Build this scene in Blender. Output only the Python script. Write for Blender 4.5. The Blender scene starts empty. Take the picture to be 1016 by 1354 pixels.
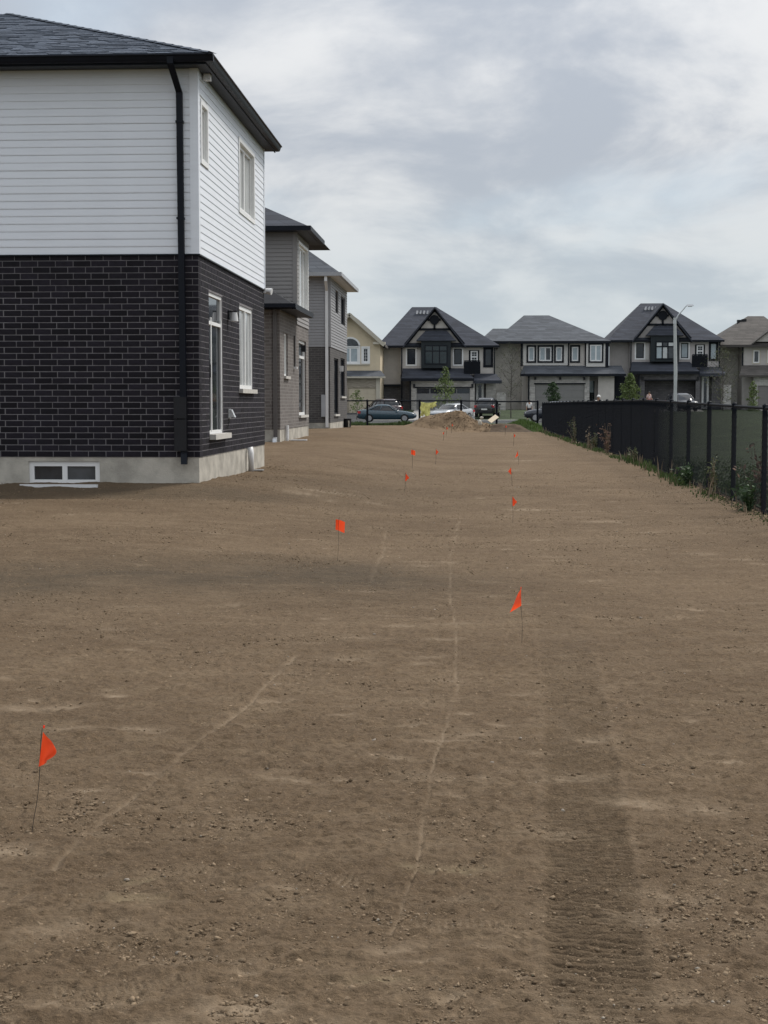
import bpy, math, random
import numpy as np
from mathutils import Vector, Matrix, Euler

random.seed(7)
rng = np.random.default_rng(7)
scn = bpy.context.scene
COL = scn.collection
R = math.radians

# ------------------------------------------------------------------ camera
CAM = Vector((0.0, 0.0, 1.5))
FPX = 2000.0                      # focal length in photo pixels (photo 1016 x 1354)
YAW = math.atan(117 / FPX)
PITCH = math.atan(144 / FPX * math.cos(YAW))
cd = bpy.data.cameras.new("camera")
cam = bpy.data.objects.new("camera", cd)
COL.objects.link(cam)
cam.location = CAM
cam.rotation_euler = (math.pi / 2 - PITCH, 0, YAW)
cd.sensor_fit = 'VERTICAL'
cd.sensor_height = 36.0
cd.lens = 36.0 * FPX / 1354.0
cd.clip_start = 0.1
cd.clip_end = 6000.0
scn.camera = cam
RM = Euler(cam.rotation_euler).to_matrix()

# ------------------------------------------------------------------ light and exposure
SUN_EL, SUN_AZ = 50.0, 52.0       # azimuth counted from +Y towards +X
scn.view_settings.view_transform = 'Standard'
scn.view_settings.look = 'None'
scn.view_settings.exposure = 0.70
scn.view_settings.gamma = 1.0
scn.view_settings.use_curve_mapping = False
sl = bpy.data.lights.new("sun", 'SUN')
sl.energy = 1.75
sl.angle = R(14)
sl.color = (1.0, 0.95, 0.88)
so = bpy.data.objects.new("sun", sl)
COL.objects.link(so)
sd = Vector((math.sin(R(SUN_AZ)) * math.cos(R(SUN_EL)), math.cos(R(SUN_AZ)) * math.cos(R(SUN_EL)), math.sin(R(SUN_EL))))
so.rotation_euler = (-sd).to_track_quat('-Z', 'Y').to_euler()
so.location = (30, 30, 60)

world = bpy.data.worlds.new("World")
scn.world = world
world.use_nodes = True


def N(nt, typ, **kw):
    n = nt.nodes.new(typ)
    for k, v in kw.items():
        if k.startswith('i_'):
            key = k[2:]
            n.inputs[int(key) if key.isdigit() else key.replace('_', ' ')].default_value = v
        else:
            setattr(n, k, v)
    return n


def math_n(nt, op, a, b=None, clamp=False):
    n = nt.nodes.new('ShaderNodeMath')
    n.operation = op
    n.use_clamp = clamp
    for i, v in enumerate((a, b)):
        if v is None:
            continue
        if isinstance(v, (int, float)):
            n.inputs[i].default_value = v
        else:
            nt.links.new(v, n.inputs[i])
    return n.outputs[0]


def mix_c(nt, f, a, b, blend='MIX'):
    n = nt.nodes.new('ShaderNodeMix')
    n.data_type = 'RGBA'
    n.blend_type = blend
    for sock, v in ((n.inputs['Factor'], f), (n.inputs[6], a), (n.inputs[7], b)):
        if isinstance(v, (int, float)):
            sock.default_value = v
        elif isinstance(v, tuple):
            sock.default_value = (v[0], v[1], v[2], 1)
        else:
            nt.links.new(v, sock)
    return n.outputs[2]


def ramp(nt, f, p0, p1, c0=(0, 0, 0), c1=(1, 1, 1), ease=True):
    n = nt.nodes.new('ShaderNodeMapRange')
    n.interpolation_type = 'SMOOTHSTEP' if ease else 'LINEAR'
    n.inputs['From Min'].default_value = p0
    n.inputs['From Max'].default_value = p1
    n.clamp = True
    nt.links.new(f, n.inputs['Value'])
    return n.outputs['Result']


SKY_OFF = (-8.2, -3.3, 4.0)


def build_world():
    nt = world.node_tree
    nt.nodes.clear()
    out = N(nt, 'ShaderNodeOutputWorld')
    sky = N(nt, 'ShaderNodeTexSky')
    sky.sky_type = 'NISHITA'
    sky.sun_disc = False
    sky.sun_elevation = R(SUN_EL)
    sky.sun_rotation = R(SUN_AZ)
    sky.air_density = 1.0
    sky.dust_density = 1.5
    bg_sky = N(nt, 'ShaderNodeBackground')
    bg_sky.inputs['Strength'].default_value = 0.10
    nt.links.new(sky.outputs[0], bg_sky.inputs['Color'])
    tc = N(nt, 'ShaderNodeTexCoord')
    sep = N(nt, 'ShaderNodeSeparateXYZ')
    nt.links.new(tc.outputs['Generated'], sep.inputs[0])
    z = math_n(nt, 'ABSOLUTE', sep.outputs['Z'])
    den = math_n(nt, 'ADD', z, 0.30)
    cx = math_n(nt, 'DIVIDE', sep.outputs['X'], den)
    cy = math_n(nt, 'DIVIDE', sep.outputs['Y'], den)
    cmb = N(nt, 'ShaderNodeCombineXYZ')
    nt.links.new(cx, cmb.inputs[0])
    nt.links.new(cy, cmb.inputs[1])
    cmb.inputs[2].default_value = 3.7
    mp = N(nt, 'ShaderNodeMapping')
    mp.inputs['Location'].default_value = SKY_OFF
    nt.links.new(cmb.outputs[0], mp.inputs[0])
    n1 = N(nt, 'ShaderNodeTexNoise', i_Scale=3.0, i_Detail=8.0, i_Roughness=0.57, i_Distortion=0.3)
    n2 = N(nt, 'ShaderNodeTexNoise', i_Scale=1.3, i_Detail=5.0, i_Roughness=0.5, i_Distortion=0.2)
    for n in (n1, n2):
        nt.links.new(mp.outputs[0], n.inputs['Vector'])
    # light and grey bellies of the cloud deck
    belly = ramp(nt, n1.outputs[0], 0.37, 0.65)
    cloud = mix_c(nt, belly, (0.295, 0.318, 0.355), (0.50, 0.503, 0.505))
    thin = ramp(nt, n2.outputs[0], 0.50, 0.66)
    cloud = mix_c(nt, math_n(nt, 'MULTIPLY', thin, 0.62), cloud, (0.345, 0.40, 0.45))
    low = ramp(nt, z, 0.17, 0.0)
    cloud = mix_c(nt, math_n(nt, 'MULTIPLY', low, 0.7), cloud, (0.41, 0.48, 0.525))
    # an overcast sky brightens evenly from the horizon to the zenith
    grad = math_n(nt, 'ADD', 0.80, math_n(nt, 'MULTIPLY', z, 1.05))
    gc = N(nt, 'ShaderNodeCombineXYZ')
    for i in range(3):
        nt.links.new(grad, gc.inputs[i])
    cloud = mix_c(nt, 1.0, cloud, gc.outputs[0], 'MULTIPLY')
    bg_c = N(nt, 'ShaderNodeBackground')
    bg_c.inputs['Strength'].default_value = 1.0
    nt.links.new(cloud, bg_c.inputs['Color'])
    cover = math_n(nt, 'SUBTRACT', 0.94, math_n(nt, 'MULTIPLY', thin, 0.12))
    mx = N(nt, 'ShaderNodeMixShader')
    nt.links.new(cover, mx.inputs[0])
    nt.links.new(bg_sky.outputs[0], mx.inputs[1])
    nt.links.new(bg_c.outputs[0], mx.inputs[2])
    nt.links.new(mx.outputs[0], out.inputs['Surface'])


build_world()


# ------------------------------------------------------------------ photo geometry
def ray(px, py):
    return RM @ Vector(((px - 508.0) / FPX, (677.0 - py) / FPX, -1.0))


def at(px, py, Y):
    """World point on the plane y = Y that the photo pixel (px, py) shows."""
    d = ray(px, py)
    return CAM + d * ((Y - CAM.y) / d.y)


def atx(px, py, X):
    d = ray(px, py)
    return CAM + d * ((X - CAM.x) / d.x)


def sstep(t):
    t = np.clip(t, 0, 1)
    return t * t * (3 - 2 * t)


def vnoise(x, y, seed=0):
    xi, yi = np.floor(x).astype(np.int64), np.floor(y).astype(np.int64)
    fx, fy = x - xi, y - yi
    fx = fx * fx * (3 - 2 * fx)
    fy = fy * fy * (3 - 2 * fy)

    def hsh(a, b):
        n = (a * 374761393 + b * 668265263 + seed * 974711) & 0x7fffffff
        n = ((n ^ (n >> 13)) * 1274126177) & 0x7fffffff
        n = (n ^ (n >> 16)) & 0xffff
        return n / 65535.0
    return (hsh(xi, yi) * (1 - fx) + hsh(xi + 1, yi) * fx) * (1 - fy) + (hsh(xi, yi + 1) * (1 - fx) + hsh(xi + 1, yi + 1) * fx) * fy


def fbm(x, y, seed=0, octv=4, gain=0.5):
    s, a, t = 0, 1.0, 0
    for i in range(octv):
        s = s + a * vnoise(x * 2 ** i + 17.3 * i, y * 2 ** i - 9.1 * i, seed + i)
        t += a
        a *= gain
    return s / t - 0.5


def H(x, y):
    """Height of the graded earth."""
    x = np.asarray(x, float)
    y = np.asarray(y, float)
    f = np.interp(y, [0, 20, 35, 60, 90, 100, 116], [0, -.02, .08, 0, -.08, .0, -.1])
    l = np.interp(y, [0, 11.5, 14.2, 18, 20.3, 21.2, 22.4, 30, 40, 60, 78, 92, 116], [0, -.03, .12, .14, .17, .14, .31, .27, .46, .5, .32, .15, -.1])
    t = sstep((-x - 0.3) / 3.8)
    h = f * (1 - t) + l * t
    h = h + 0.035 * np.exp(-((y - 14.3 - .08 * x) / .35) ** 2) * sstep((-x - .6) / 1.5)
    w = sstep((y - 6) / 10)
    h = h + w * 0.05 * fbm(x * .22, y * .5, 5, 3)
    return h


def gp(px, py):
    """Where the photo pixel meets the earth."""
    d = ray(px, py)
    t = 1.5 / max(-d.z, 1e-4)
    for _ in range(30):
        p = CAM + d * t
        t = (1.5 - float(H(p.x, p.y))) / max(-d.z, 1e-4)
    p = CAM + d * t
    return Vector((p.x, p.y, float(H(p.x, p.y))))


# ------------------------------------------------------------------ materials
MATS = {}


def mat(name, col, rough=0.7, var=0.0, scale=8.0, bump=0.0, bscale=None, metal=0.0, spec=0.4, col2=None, island=0.0, stretch=(1, 1, 1), coat=0.0, trans=0.0):
    if name in MATS:
        return MATS[name]
    m = bpy.data.materials.new(name)
    m.use_nodes = True
    nt = m.node_tree
    b = nt.nodes['Principled BSDF']
    b.inputs['Roughness'].default_value = rough
    b.inputs['Metallic'].default_value = metal
    b.inputs['Specular IOR Level'].default_value = spec
    b.inputs['Coat Weight'].default_value = coat
    b.inputs['Coat Roughness'].default_value = 0.04
    c2 = col2 or tuple(max(0.0, v * (1 - var)) for v in col)
    tc = N(nt, 'ShaderNodeTexCoord')
    mp = N(nt, 'ShaderNodeMapping')
    mp.inputs['Scale'].default_value = stretch
    nt.links.new(tc.outputs['Object'], mp.inputs[0])
    no = N(nt, 'ShaderNodeTexNoise', i_Scale=scale, i_Detail=6.0, i_Roughness=0.62)
    nt.links.new(mp.outputs[0], no.inputs['Vector'])
    f = ramp(nt, no.outputs[0], 0.32, 0.68)
    c = mix_c(nt, f, col, c2)
    if island:
        ge = N(nt, 'ShaderNodeNewGeometry')
        oi = N(nt, 'ShaderNodeObjectInfo')
        r = math_n(nt, 'FRACT', math_n(nt, 'ADD', ge.outputs['Random Per Island'], math_n(nt, 'MULTIPLY', oi.outputs['Random'], 7.31)))
        k = math_n(nt, 'ADD', 1 - island, math_n(nt, 'MULTIPLY', r, 2 * island))
        hv = N(nt, 'ShaderNodeHueSaturation')
        nt.links.new(c, hv.inputs['Color'])
        nt.links.new(k, hv.inputs['Value'])
        c = hv.outputs[0]
    nt.links.new(c, b.inputs['Base Color'])
    if bump:
        nb = N(nt, 'ShaderNodeTexNoise', i_Scale=bscale or scale * 4, i_Detail=5.0, i_Roughness=0.65)
        nt.links.new(mp.outputs[0], nb.inputs['Vector'])
        bp = N(nt, 'ShaderNodeBump', i_Strength=bump, i_Distance=0.02)
        nt.links.new(nb.outputs[0], bp.inputs['Height'])
        nt.links.new(bp.outputs[0], b.inputs['Normal'])
    if trans:
        tr = N(nt, 'ShaderNodeBsdfTranslucent')
        nt.links.new(c, tr.inputs['Color'])
        mx = N(nt, 'ShaderNodeMixShader')
        mx.inputs[0].default_value = trans
        nt.links.new(b.outputs[0], mx.inputs[1])
        nt.links.new(tr.outputs[0], mx.inputs[2])
        nt.links.new(mx.outputs[0], nt.nodes['Material Output'].inputs['Surface'])
    MATS[name] = m
    return m


def mat_courses(name, col, mortar, bw, bh, msize, rough=0.85, bump=0.35, vary=0.35, flat=False):
    """Brick or shingle pattern for surfaces too far off to tell their pieces apart. Uses object space: u = x + y, v = z."""
    m = bpy.data.materials.new(name)
    m.use_nodes = True
    nt = m.node_tree
    b = nt.nodes['Principled BSDF']
    b.inputs['Roughness'].default_value = rough
    tc = N(nt, 'ShaderNodeTexCoord')
    sp = N(nt, 'ShaderNodeSeparateXYZ')
    nt.links.new(tc.outputs['Object'], sp.inputs[0])
    u = math_n(nt, 'ADD', sp.outputs[0], sp.outputs[1])
    cb = N(nt, 'ShaderNodeCombineXYZ')
    nt.links.new(u, cb.inputs[0])
    nt.links.new(sp.outputs[2], cb.inputs[1])
    br = N(nt, 'ShaderNodeTexBrick')
    br.offset = 0.5
    br.inputs['Scale'].default_value = 1.0
    br.inputs['Mortar Size'].default_value = msize
    br.inputs['Brick Width'].default_value = bw
    br.inputs['Row Height'].default_value = bh
    br.inputs['Color1'].default_value = (*col, 1)
    br.inputs['Color2'].default_value = (*[v * (1 - vary) for v in col], 1)
    br.inputs['Mortar'].default_value = (*mortar, 1)
    nt.links.new(cb.outputs[0], br.inputs['Vector'])
    no = N(nt, 'ShaderNodeTexNoise', i_Scale=1.3, i_Detail=5.0)
    nt.links.new(tc.outputs['Object'], no.inputs['Vector'])
    hv = N(nt, 'ShaderNodeHueSaturation')
    nt.links.new(br.outputs['Color'], hv.inputs['Color'])
    nt.links.new(math_n(nt, 'ADD', 0.72, math_n(nt, 'MULTIPLY', no.outputs[0], 0.56)), hv.inputs['Value'])
    nt.links.new(hv.outputs[0], b.inputs['Base Color'])
    bp = N(nt, 'ShaderNodeBump', i_Strength=bump, i_Distance=0.02)
    bp.invert = True
    nt.links.new(br.outputs['Fac'], bp.inputs['Height'])
    nt.links.new(bp.outputs[0], b.inputs['Normal'])
    MATS[name] = m
    return m


def glass(name, tint, rough=0.06):
    m = bpy.data.materials.new(name)
    m.use_nodes = True
    nt = m.node_tree
    b = nt.nodes['Principled BSDF']
    b.inputs['Roughness'].default_value = rough
    b.inputs['Specular IOR Level'].default_value = 0.6
    tc = N(nt, 'ShaderNodeTexCoord')
    no = N(nt, 'ShaderNodeTexNoise', i_Scale=2.2, i_Detail=3.0)
    nt.links.new(tc.outputs['Object'], no.inputs['Vector'])
    c = mix_c(nt, ramp(nt, no.outputs[0], .35, .65), tint, tuple(v * (.55 if tint[0] < .2 else .88) for v in tint))
    nt.links.new(c, b.inputs['Base Color'])
    MATS[name] = m
    return m


brick_m = mat('charcoal brick', (.0165, .0142, .0205), .75, .35, 14, .5, 90, spec=.2, island=.4)
mortar_m = mat('grey mortar', (.235, .225, .235), .95, .25, 6, .4, 120, spec=.1)
vinyl_m = mat('white vinyl siding', (.755, .785, .835), .45, .05, 1.5, spec=.4, stretch=(1, 1, 6))
trim_w = mat('white vinyl trim', (.80, .80, .79), .4, .05, 3)
taupe_v = mat('taupe vinyl siding', (.265, .25, .24), .55, .07, 1.5)
grey_v = mat('grey vinyl siding', (.27, .268, .275), .55, .07, 1.5)
concrete_m = mat('poured concrete', (.50, .47, .41), .92, .36, 2.6, .35, 45, spec=.2)
stone_sill = mat('cast stone sill', (.55, .53, .49), .85, .15, 9, .2, 60)
dark_metal = mat('dark navy aluminium', (.005, .0072, .0135), .5, .3, 3, spec=.2)
soffit_m = mat('dark soffit', (.028, .036, .05), .6, .2, 4)
white_metal = mat('white aluminium', (.70, .70, .70), .4, .08, 3)
galv = mat('galvanised steel', (.62, .63, .64), .35, .2, 8, metal=.6)
shingle_m = mat('grey asphalt shingle', (.112, .132, .168), .95, .35, 22, .6, 160, spec=.15, island=.22)
roof_dark = mat_courses('dark shingle roof', (.050, .056, .073), (.030, .034, .045), .9, .16, .02, .95, .5, .4)
roof_black = mat_courses('black shingle roof', (.024, .025, .030), (.014, .015, .018), .9, .16, .02, .95, .4, .4)
roof_grey = mat_courses('grey shingle roof', (.098, .107, .122), (.06, .066, .077), .9, .16, .02, .95, .5, .4)
roof_brown = mat_courses('brown shingle roof', (.115, .104, .095), (.06, .055, .05), .9, .16, .02, .95, .5, .4)
brick_taupe = mat_courses('taupe brick', (.165, .146, .134), (.205, .19, .178), .267, .09, .012, .9, .4, .3)
brick_grey = mat_courses('grey brown brick', (.075, .070, .070), (.11, .105, .10), .267, .09, .012, .9, .4, .3)
stone_lt = mat_courses('light stone veneer', (.50, .48, .45), (.38, .365, .34), .42, .17, .018, .9, .4, .35)
stone_dk = mat_courses('dark stone veneer', (.145, .138, .142), (.085, .083, .088), .42, .17, .018, .9, .4, .35)
stucco_beige = mat('beige stucco', (.56, .525, .485), .9, .1, 2, .2, 40)
stucco_light = mat('pale stucco', (.60, .585, .555), .9, .08, 2, .2, 40)
stucco_tan = mat('tan stucco', (.64, .54, .385), .9, .08, 2, .2, 40)
stucco_shade = mat('greige stucco', (.50, .47, .455), .9, .1, 2, .2, 40)
brown_stucco = mat('warm grey stucco', (.50, .47, .44), .9, .1, 2, .2, 40)
trim_dark = mat('dark trim', (.007, .0095, .0155), .55, .25, 4, spec=.2)
trim_beige = mat('beige trim', (.50, .46, .38), .6, .1, 4)
glass_dk = glass('dark window glass', (.016, .021, .029))
glass_md = glass('grey window glass', (.045, .052, .06), .04)
glass_curt = glass('curtained window glass', (.36, .42, .45), .05)
glass_teal = glass('teal window glass', (.012, .025, .030))
glass_pale = glass('pale blind window glass', (.52, .54, .54), .05)
door_grey = mat('grey garage door', (.20, .20, .20), .6, .08, 3)
door_tan = mat('cream garage door', (.54, .47, .36), .6, .06, 3)
door_mid = mat('taupe garage door', (.24, .235, .225), .6, .06, 3)
black_pl = mat('black plastic', (.006, .0065, .010), .5, .3, 6)
fence_m = mat('black vinyl coated steel', (.0018, .004, .0095), .6, .3, 5, spec=.15)
wood_p = mat('pale lumber', (.58, .49, .36), .8, .25, 5, .3, 40, stretch=(1, 8, 8))
stone_p = mat('pale limestone', (.56, .52, .44), .9, .3, 8, .5, 30)
orange_m = mat('fluorescent orange plastic', (1.0, .10, .028), .45, .03, 14, spec=.3, trans=.55)
wire_m = mat('rusty steel wire', (.06, .047, .036), .6, .4, 40)
yellow_cl = mat('pale yellow cloth', (.74, .72, .25), .9, .4, 5, .3, 20)
leaf_a = mat('fresh green leaf', (.15, .205, .065), .6, .45, 1.4, island=.4, trans=.3)
leaf_b = mat('deep green leaf', (.045, .085, .03), .6, .4, 1.4, island=.4, trans=.25)
leaf_c = mat('olive leaf', (.10, .115, .055), .6, .4, 1.4, island=.4, trans=.3)
leaf_d = mat('dry weed stalk', (.22, .17, .115), .8, .4, 3, island=.4)
bark_m = mat('grey bark', (.10, .09, .08), .9, .35, 12, .5, 50)
grass_m = mat('lawn grass', (.075, .115, .032), .8, .45, 1.2, col2=(.045, .07, .022), island=.3, trans=.2)
lawn_m = mat('turf', (.042, .062, .023), .95, .4, .6, .6, 30)
asphalt = mat('asphalt', (.055, .056, .058), .92, .25, 3, .4, 80)
concrete_p = mat('concrete pavement', (.36, .35, .33), .92, .15, 2, .25, 50)
pole_m = mat('pale concrete pole', (.52, .53, .53), .8, .1, 6)
skin_m = mat('skin', (.42, .25, .17), .6, .1, 8)
hair_m = mat('dark hair', (.02, .015, .012), .6, .3, 20)
cloth_w = mat('white cloth', (.72, .71, .69), .9, .1, 10)
cloth_n = mat('navy cloth', (.018, .02, .03), .9, .2, 10)
cloth_r = mat('red cloth', (.30, .03, .025), .9, .2, 10)
rubber = mat('tyre rubber', (.012, .012, .012), .85, .3, 10)
alloy = mat('alloy rim', (.42, .42, .43), .35, .2, 6, metal=.7)
car_glass = glass('car glass', (.010, .013, .017), .03)
red_l = mat('red lamp lens', (.55, .03, .035), .2, .2, 8, coat=.5)
white_l = mat('clear lamp lens', (.70, .71, .70), .15, .2, 8, coat=.5)
plate_m = mat('number plate', (.68, .68, .66), .5, .05, 9)


# ------------------------------------------------------------------ mesh helpers
class MB:
    def __init__(self):
        self.v, self.f, self.mi = [], [], []

    def q(self, *pts, mi=0):
        n = len(self.v)
        self.v += [tuple(p) for p in pts]
        self.f.append(tuple(range(n, n + len(pts))))
        self.mi.append(mi)
        return self

    def hexa(self, b, t):
        """b, t: four points each, counter-clockwise seen from above."""
        n = len(self.v)
        self.v += [tuple(p) for p in b] + [tuple(p) for p in t]
        for f in ((3, 2, 1, 0), (4, 5, 6, 7), (0, 1, 5, 4), (1, 2, 6, 5), (2, 3, 7, 6), (3, 0, 4, 7)):
            self.f.append(tuple(n + i for i in f))
            self.mi.append(0)
        return self

    def box(self, x0, x1, y0, y1, z0, z1):
        return self.hexa(((x0, y0, z0), (x1, y0, z0), (x1, y1, z0), (x0, y1, z0)), ((x0, y0, z1), (x1, y0, z1), (x1, y1, z1), (x0, y1, z1)))

    def fbox(self, F, u0, u1, v0, v1, d0, d1):
        P = F.p
        return self.hexa((P(u0, v0, d1), P(u1, v0, d1), P(u1, v0, d0), P(u0, v0, d0)), (P(u0, v1, d1), P(u1, v1, d1), P(u1, v1, d0), P(u0, v1, d0)))

    def ring(self, F, u0, u1, v0, v1, w, d0, d1):
        self.fbox(F, u0, u1, v0, v0 + w, d0, d1)
        self.fbox(F, u0, u1, v1 - w, v1, d0, d1)
        self.fbox(F, u0, u0 + w, v0 + w, v1 - w, d0, d1)
        self.fbox(F, u1 - w, u1, v0 + w, v1 - w, d0, d1)
        return self

    def prism(self, F, poly, d0, d1):
        n = len(self.v)
        k = len(poly)
        self.v += [tuple(F.p(u, v, d1)) for u, v in poly] + [tuple(F.p(u, v, d0)) for u, v in poly]
        self.f.append(tuple(range(n, n + k)))
        self.f.append(tuple(range(n + 2 * k - 1, n + k - 1, -1)))
        self.mi += [0, 0]
        for i in range(k):
            j = (i + 1) % k
            self.f.append((n + j, n + i, n + k + i, n + k + j))
            self.mi.append(0)
        return self

    def tube(self, pts, radii, seg=8, cap=True):
        pts = [Vector(p) for p in pts]
        if isinstance(radii, (int, float)):
            radii = [radii] * len(pts)
        base = len(self.v)
        for i, p in enumerate(pts):
            a = pts[max(i - 1, 0)]
            b = pts[min(i + 1, len(pts) - 1)]
            t = (b - a).normalized()
            s = t.cross(Vector((0, 0, 1)))
            if s.length < 1e-3:
                s = t.cross(Vector((0, 1, 0)))
            s.normalize()
            r2 = s.cross(t)
            for k in range(seg):
                an = 2 * math.pi * k / seg
                self.v.append(tuple(p + (s * math.cos(an) + r2 * math.sin(an)) * radii[i]))
        for i in range(len(pts) - 1):
            for k in range(seg):
                k2 = (k + 1) % seg
                self.f.append((base + i * seg + k, base + i * seg + k2, base + (i + 1) * seg + k2, base + (i + 1) * seg + k))
                self.mi.append(0)
        if cap:
            self.f.append(tuple(base + k for k in reversed(range(seg))))
            self.f.append(tuple(base + (len(pts) - 1) * seg + k for k in range(seg)))
            self.mi += [0, 0]
        return self

    def build(self, name, m, parent=None, local=False, smooth=False, origin=None):
        off = Vector((0, 0, 0))
        if parent is not None and not local:
            o = parent
            while o is not None:
                off += o.location
                o = o.parent
        if origin is not None:
            off = off + Vector(origin) if local else Vector(origin)
        me = bpy.data.meshes.new(name)
        me.from_pydata([(a - off.x, b - off.y, c - off.z) for a, b, c in self.v], [], self.f)
        mats = m if isinstance(m, (list, tuple)) else [m]
        for x in mats:
            me.materials.append(x)
        if len(mats) > 1:
            me.polygons.foreach_set('material_index', self.mi)
        if smooth:
            me.polygons.foreach_set('use_smooth', [True] * len(me.polygons))
        me.update()
        return link(name, me, parent, origin if parent is None else None)


def link(name, me, parent=None, loc=None):
    o = bpy.data.objects.new(name, me)
    COL.objects.link(o)
    if parent is not None:
        o.parent = parent
    if loc is not None:
        o.location = loc
    return o


class Face:
    """A wall plane: u along it, v up, d outward."""

    def __init__(self, kind, c):
        self.kind, self.c = kind, c

    def p(self, u, v, d):
        if self.kind == 'front':          # faces -Y, u = x
            return Vector((u, self.c - d, v))
        return Vector((self.c + d, u, v))  # faces +X, u = y


def thing(name, label, cat, loc=(0, 0, 0), rotz=0.0, group=None):
    o = bpy.data.objects.new(name, None)
    COL.objects.link(o)
    o.empty_display_size = 0.2
    o.location = loc
    o.rotation_euler = (0, 0, rotz)
    return tag(o, label, cat, group)


def tag(o, label, cat, group=None):
    o['label'] = label
    o['category'] = cat
    if group:
        o['group'] = group
    return o


def kind(o, k, label=None):
    o['kind'] = k
    if label:
        o['label'] = label
    return o


def np_mesh(name, V, Fq, m, parent=None, smooth=False, attrs=None):
    me = bpy.data.meshes.new(name)
    nf, k = Fq.shape
    me.vertices.add(len(V))
    me.vertices.foreach_set('co', V.astype(np.float32).ravel())
    me.loops.add(nf * k)
    me.loops.foreach_set('vertex_index', Fq.astype(np.int32).ravel())
    me.polygons.add(nf)
    me.polygons.foreach_set('loop_start', np.arange(0, nf * k, k, dtype=np.int32))
    if smooth:
        me.polygons.foreach_set('use_smooth', np.ones(nf, bool))
    for an, av in (attrs or {}).items():
        a = me.attributes.new(an, 'FLOAT', 'POINT')
        a.data.foreach_set('value', av.astype(np.float32))
    me.materials.append(m)
    me.update(calc_edges=True)
    me.validate()
    return link(name, me, parent)


def subtract(a, b, cuts):
    """Interval [a,b] minus the cuts."""
    out = [(a, b)]
    for c, d in cuts:
        nxt = []
        for s, e in out:
            if d <= s or c >= e:
                nxt.append((s, e))
                continue
            if c > s:
                nxt.append((s, c))
            if d < e:
                nxt.append((d, e))
        out = nxt
    return [(s, e) for s, e in out if e - s > .004]


def wall_cells(mb, F, u0, u1, v0, v1, holes, depth):
    vs = sorted({v0, v1, *[min(max(h[2], v0), v1) for h in holes], *[min(max(h[3], v0), v1) for h in holes]})
    for a, b in zip(vs, vs[1:]):
        mid = (a + b) / 2
        for s, e in subtract(u0, u1, [(h[0], h[1]) for h in holes if h[2] < mid < h[3]]):
            mb.fbox(F, s, e, a, b, -depth, 0)


def window(house, F, u0, u1, v0, v1, fm, gm, cols=1, rows=None, fw=.06, set_back=.05, casing=None, casing_w=.09, casing_proud=.03, sill=None, name='window', muntin=None):
    """window (frame mesh) > pane ..., casing, sill. rows: list of v fractions where a rail crosses."""
    mb = MB()
    d0, d1 = -set_back - .05, -set_back
    mb.ring(F, u0, u1, v0, v1, fw, d0, d1)
    cw = (u1 - u0 - 2 * fw) / cols
    edges = [u0 + fw + i * cw for i in range(cols + 1)]
    for e in edges[1:-1]:
        mb.fbox(F, e - fw / 2, e + fw / 2, v0 + fw, v1 - fw, d0, d1)
    rws = [0.0] + list(rows or []) + [1.0]
    hz = [v0 + fw + (v1 - v0 - 2 * fw) * r for r in rws]
    for z in hz[1:-1]:
        mb.fbox(F, u0 + fw, u1 - fw, z - fw / 2, z + fw / 2, d0 + .003, d1 + .003)
    w = mb.build(name, fm, house)
    for i in range(cols):
        for j in range(len(hz) - 1):
            p = MB()
            a = edges[i] + (fw / 2 if i else 0)
            b = edges[i + 1] - (fw / 2 if i < cols - 1 else 0)
            c = hz[j] + (fw / 2 if j else 0)
            d = hz[j + 1] - (fw / 2 if j < len(hz) - 2 else 0)
            p.fbox(F, a, b, c, d, d0 + .01, d0 + .018)
            p.build('pane', gm if not isinstance(gm, list) else gm[(i + j) % len(gm)], w)
            if muntin:
                mm = MB()
                nu, nv = muntin
                for k in range(1, nu):
                    x = a + (b - a) * k / nu
                    mm.fbox(F, x - .012, x + .012, c, d, d0 + .02, d0 + .03)
                for k in range(1, nv):
                    z = c + (d - c) * k / nv
                    mm.fbox(F, a, b, z - .012, z + .012, d0 + .021, d0 + .031)
                mm.build('muntin', fm, w)
    if casing:
        MB().ring(F, u0 - casing_w, u1 + casing_w, v0 - casing_w, v1 + casing_w, casing_w + .006, -set_back + .001, casing_proud).build('casing', casing, w)
    if sill:
        MB().fbox(F, u0 - .08, u1 + .10, v0 - .075, v0 - .001, -set_back - .03, .07).build('sill', sill, w)
    return w


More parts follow.
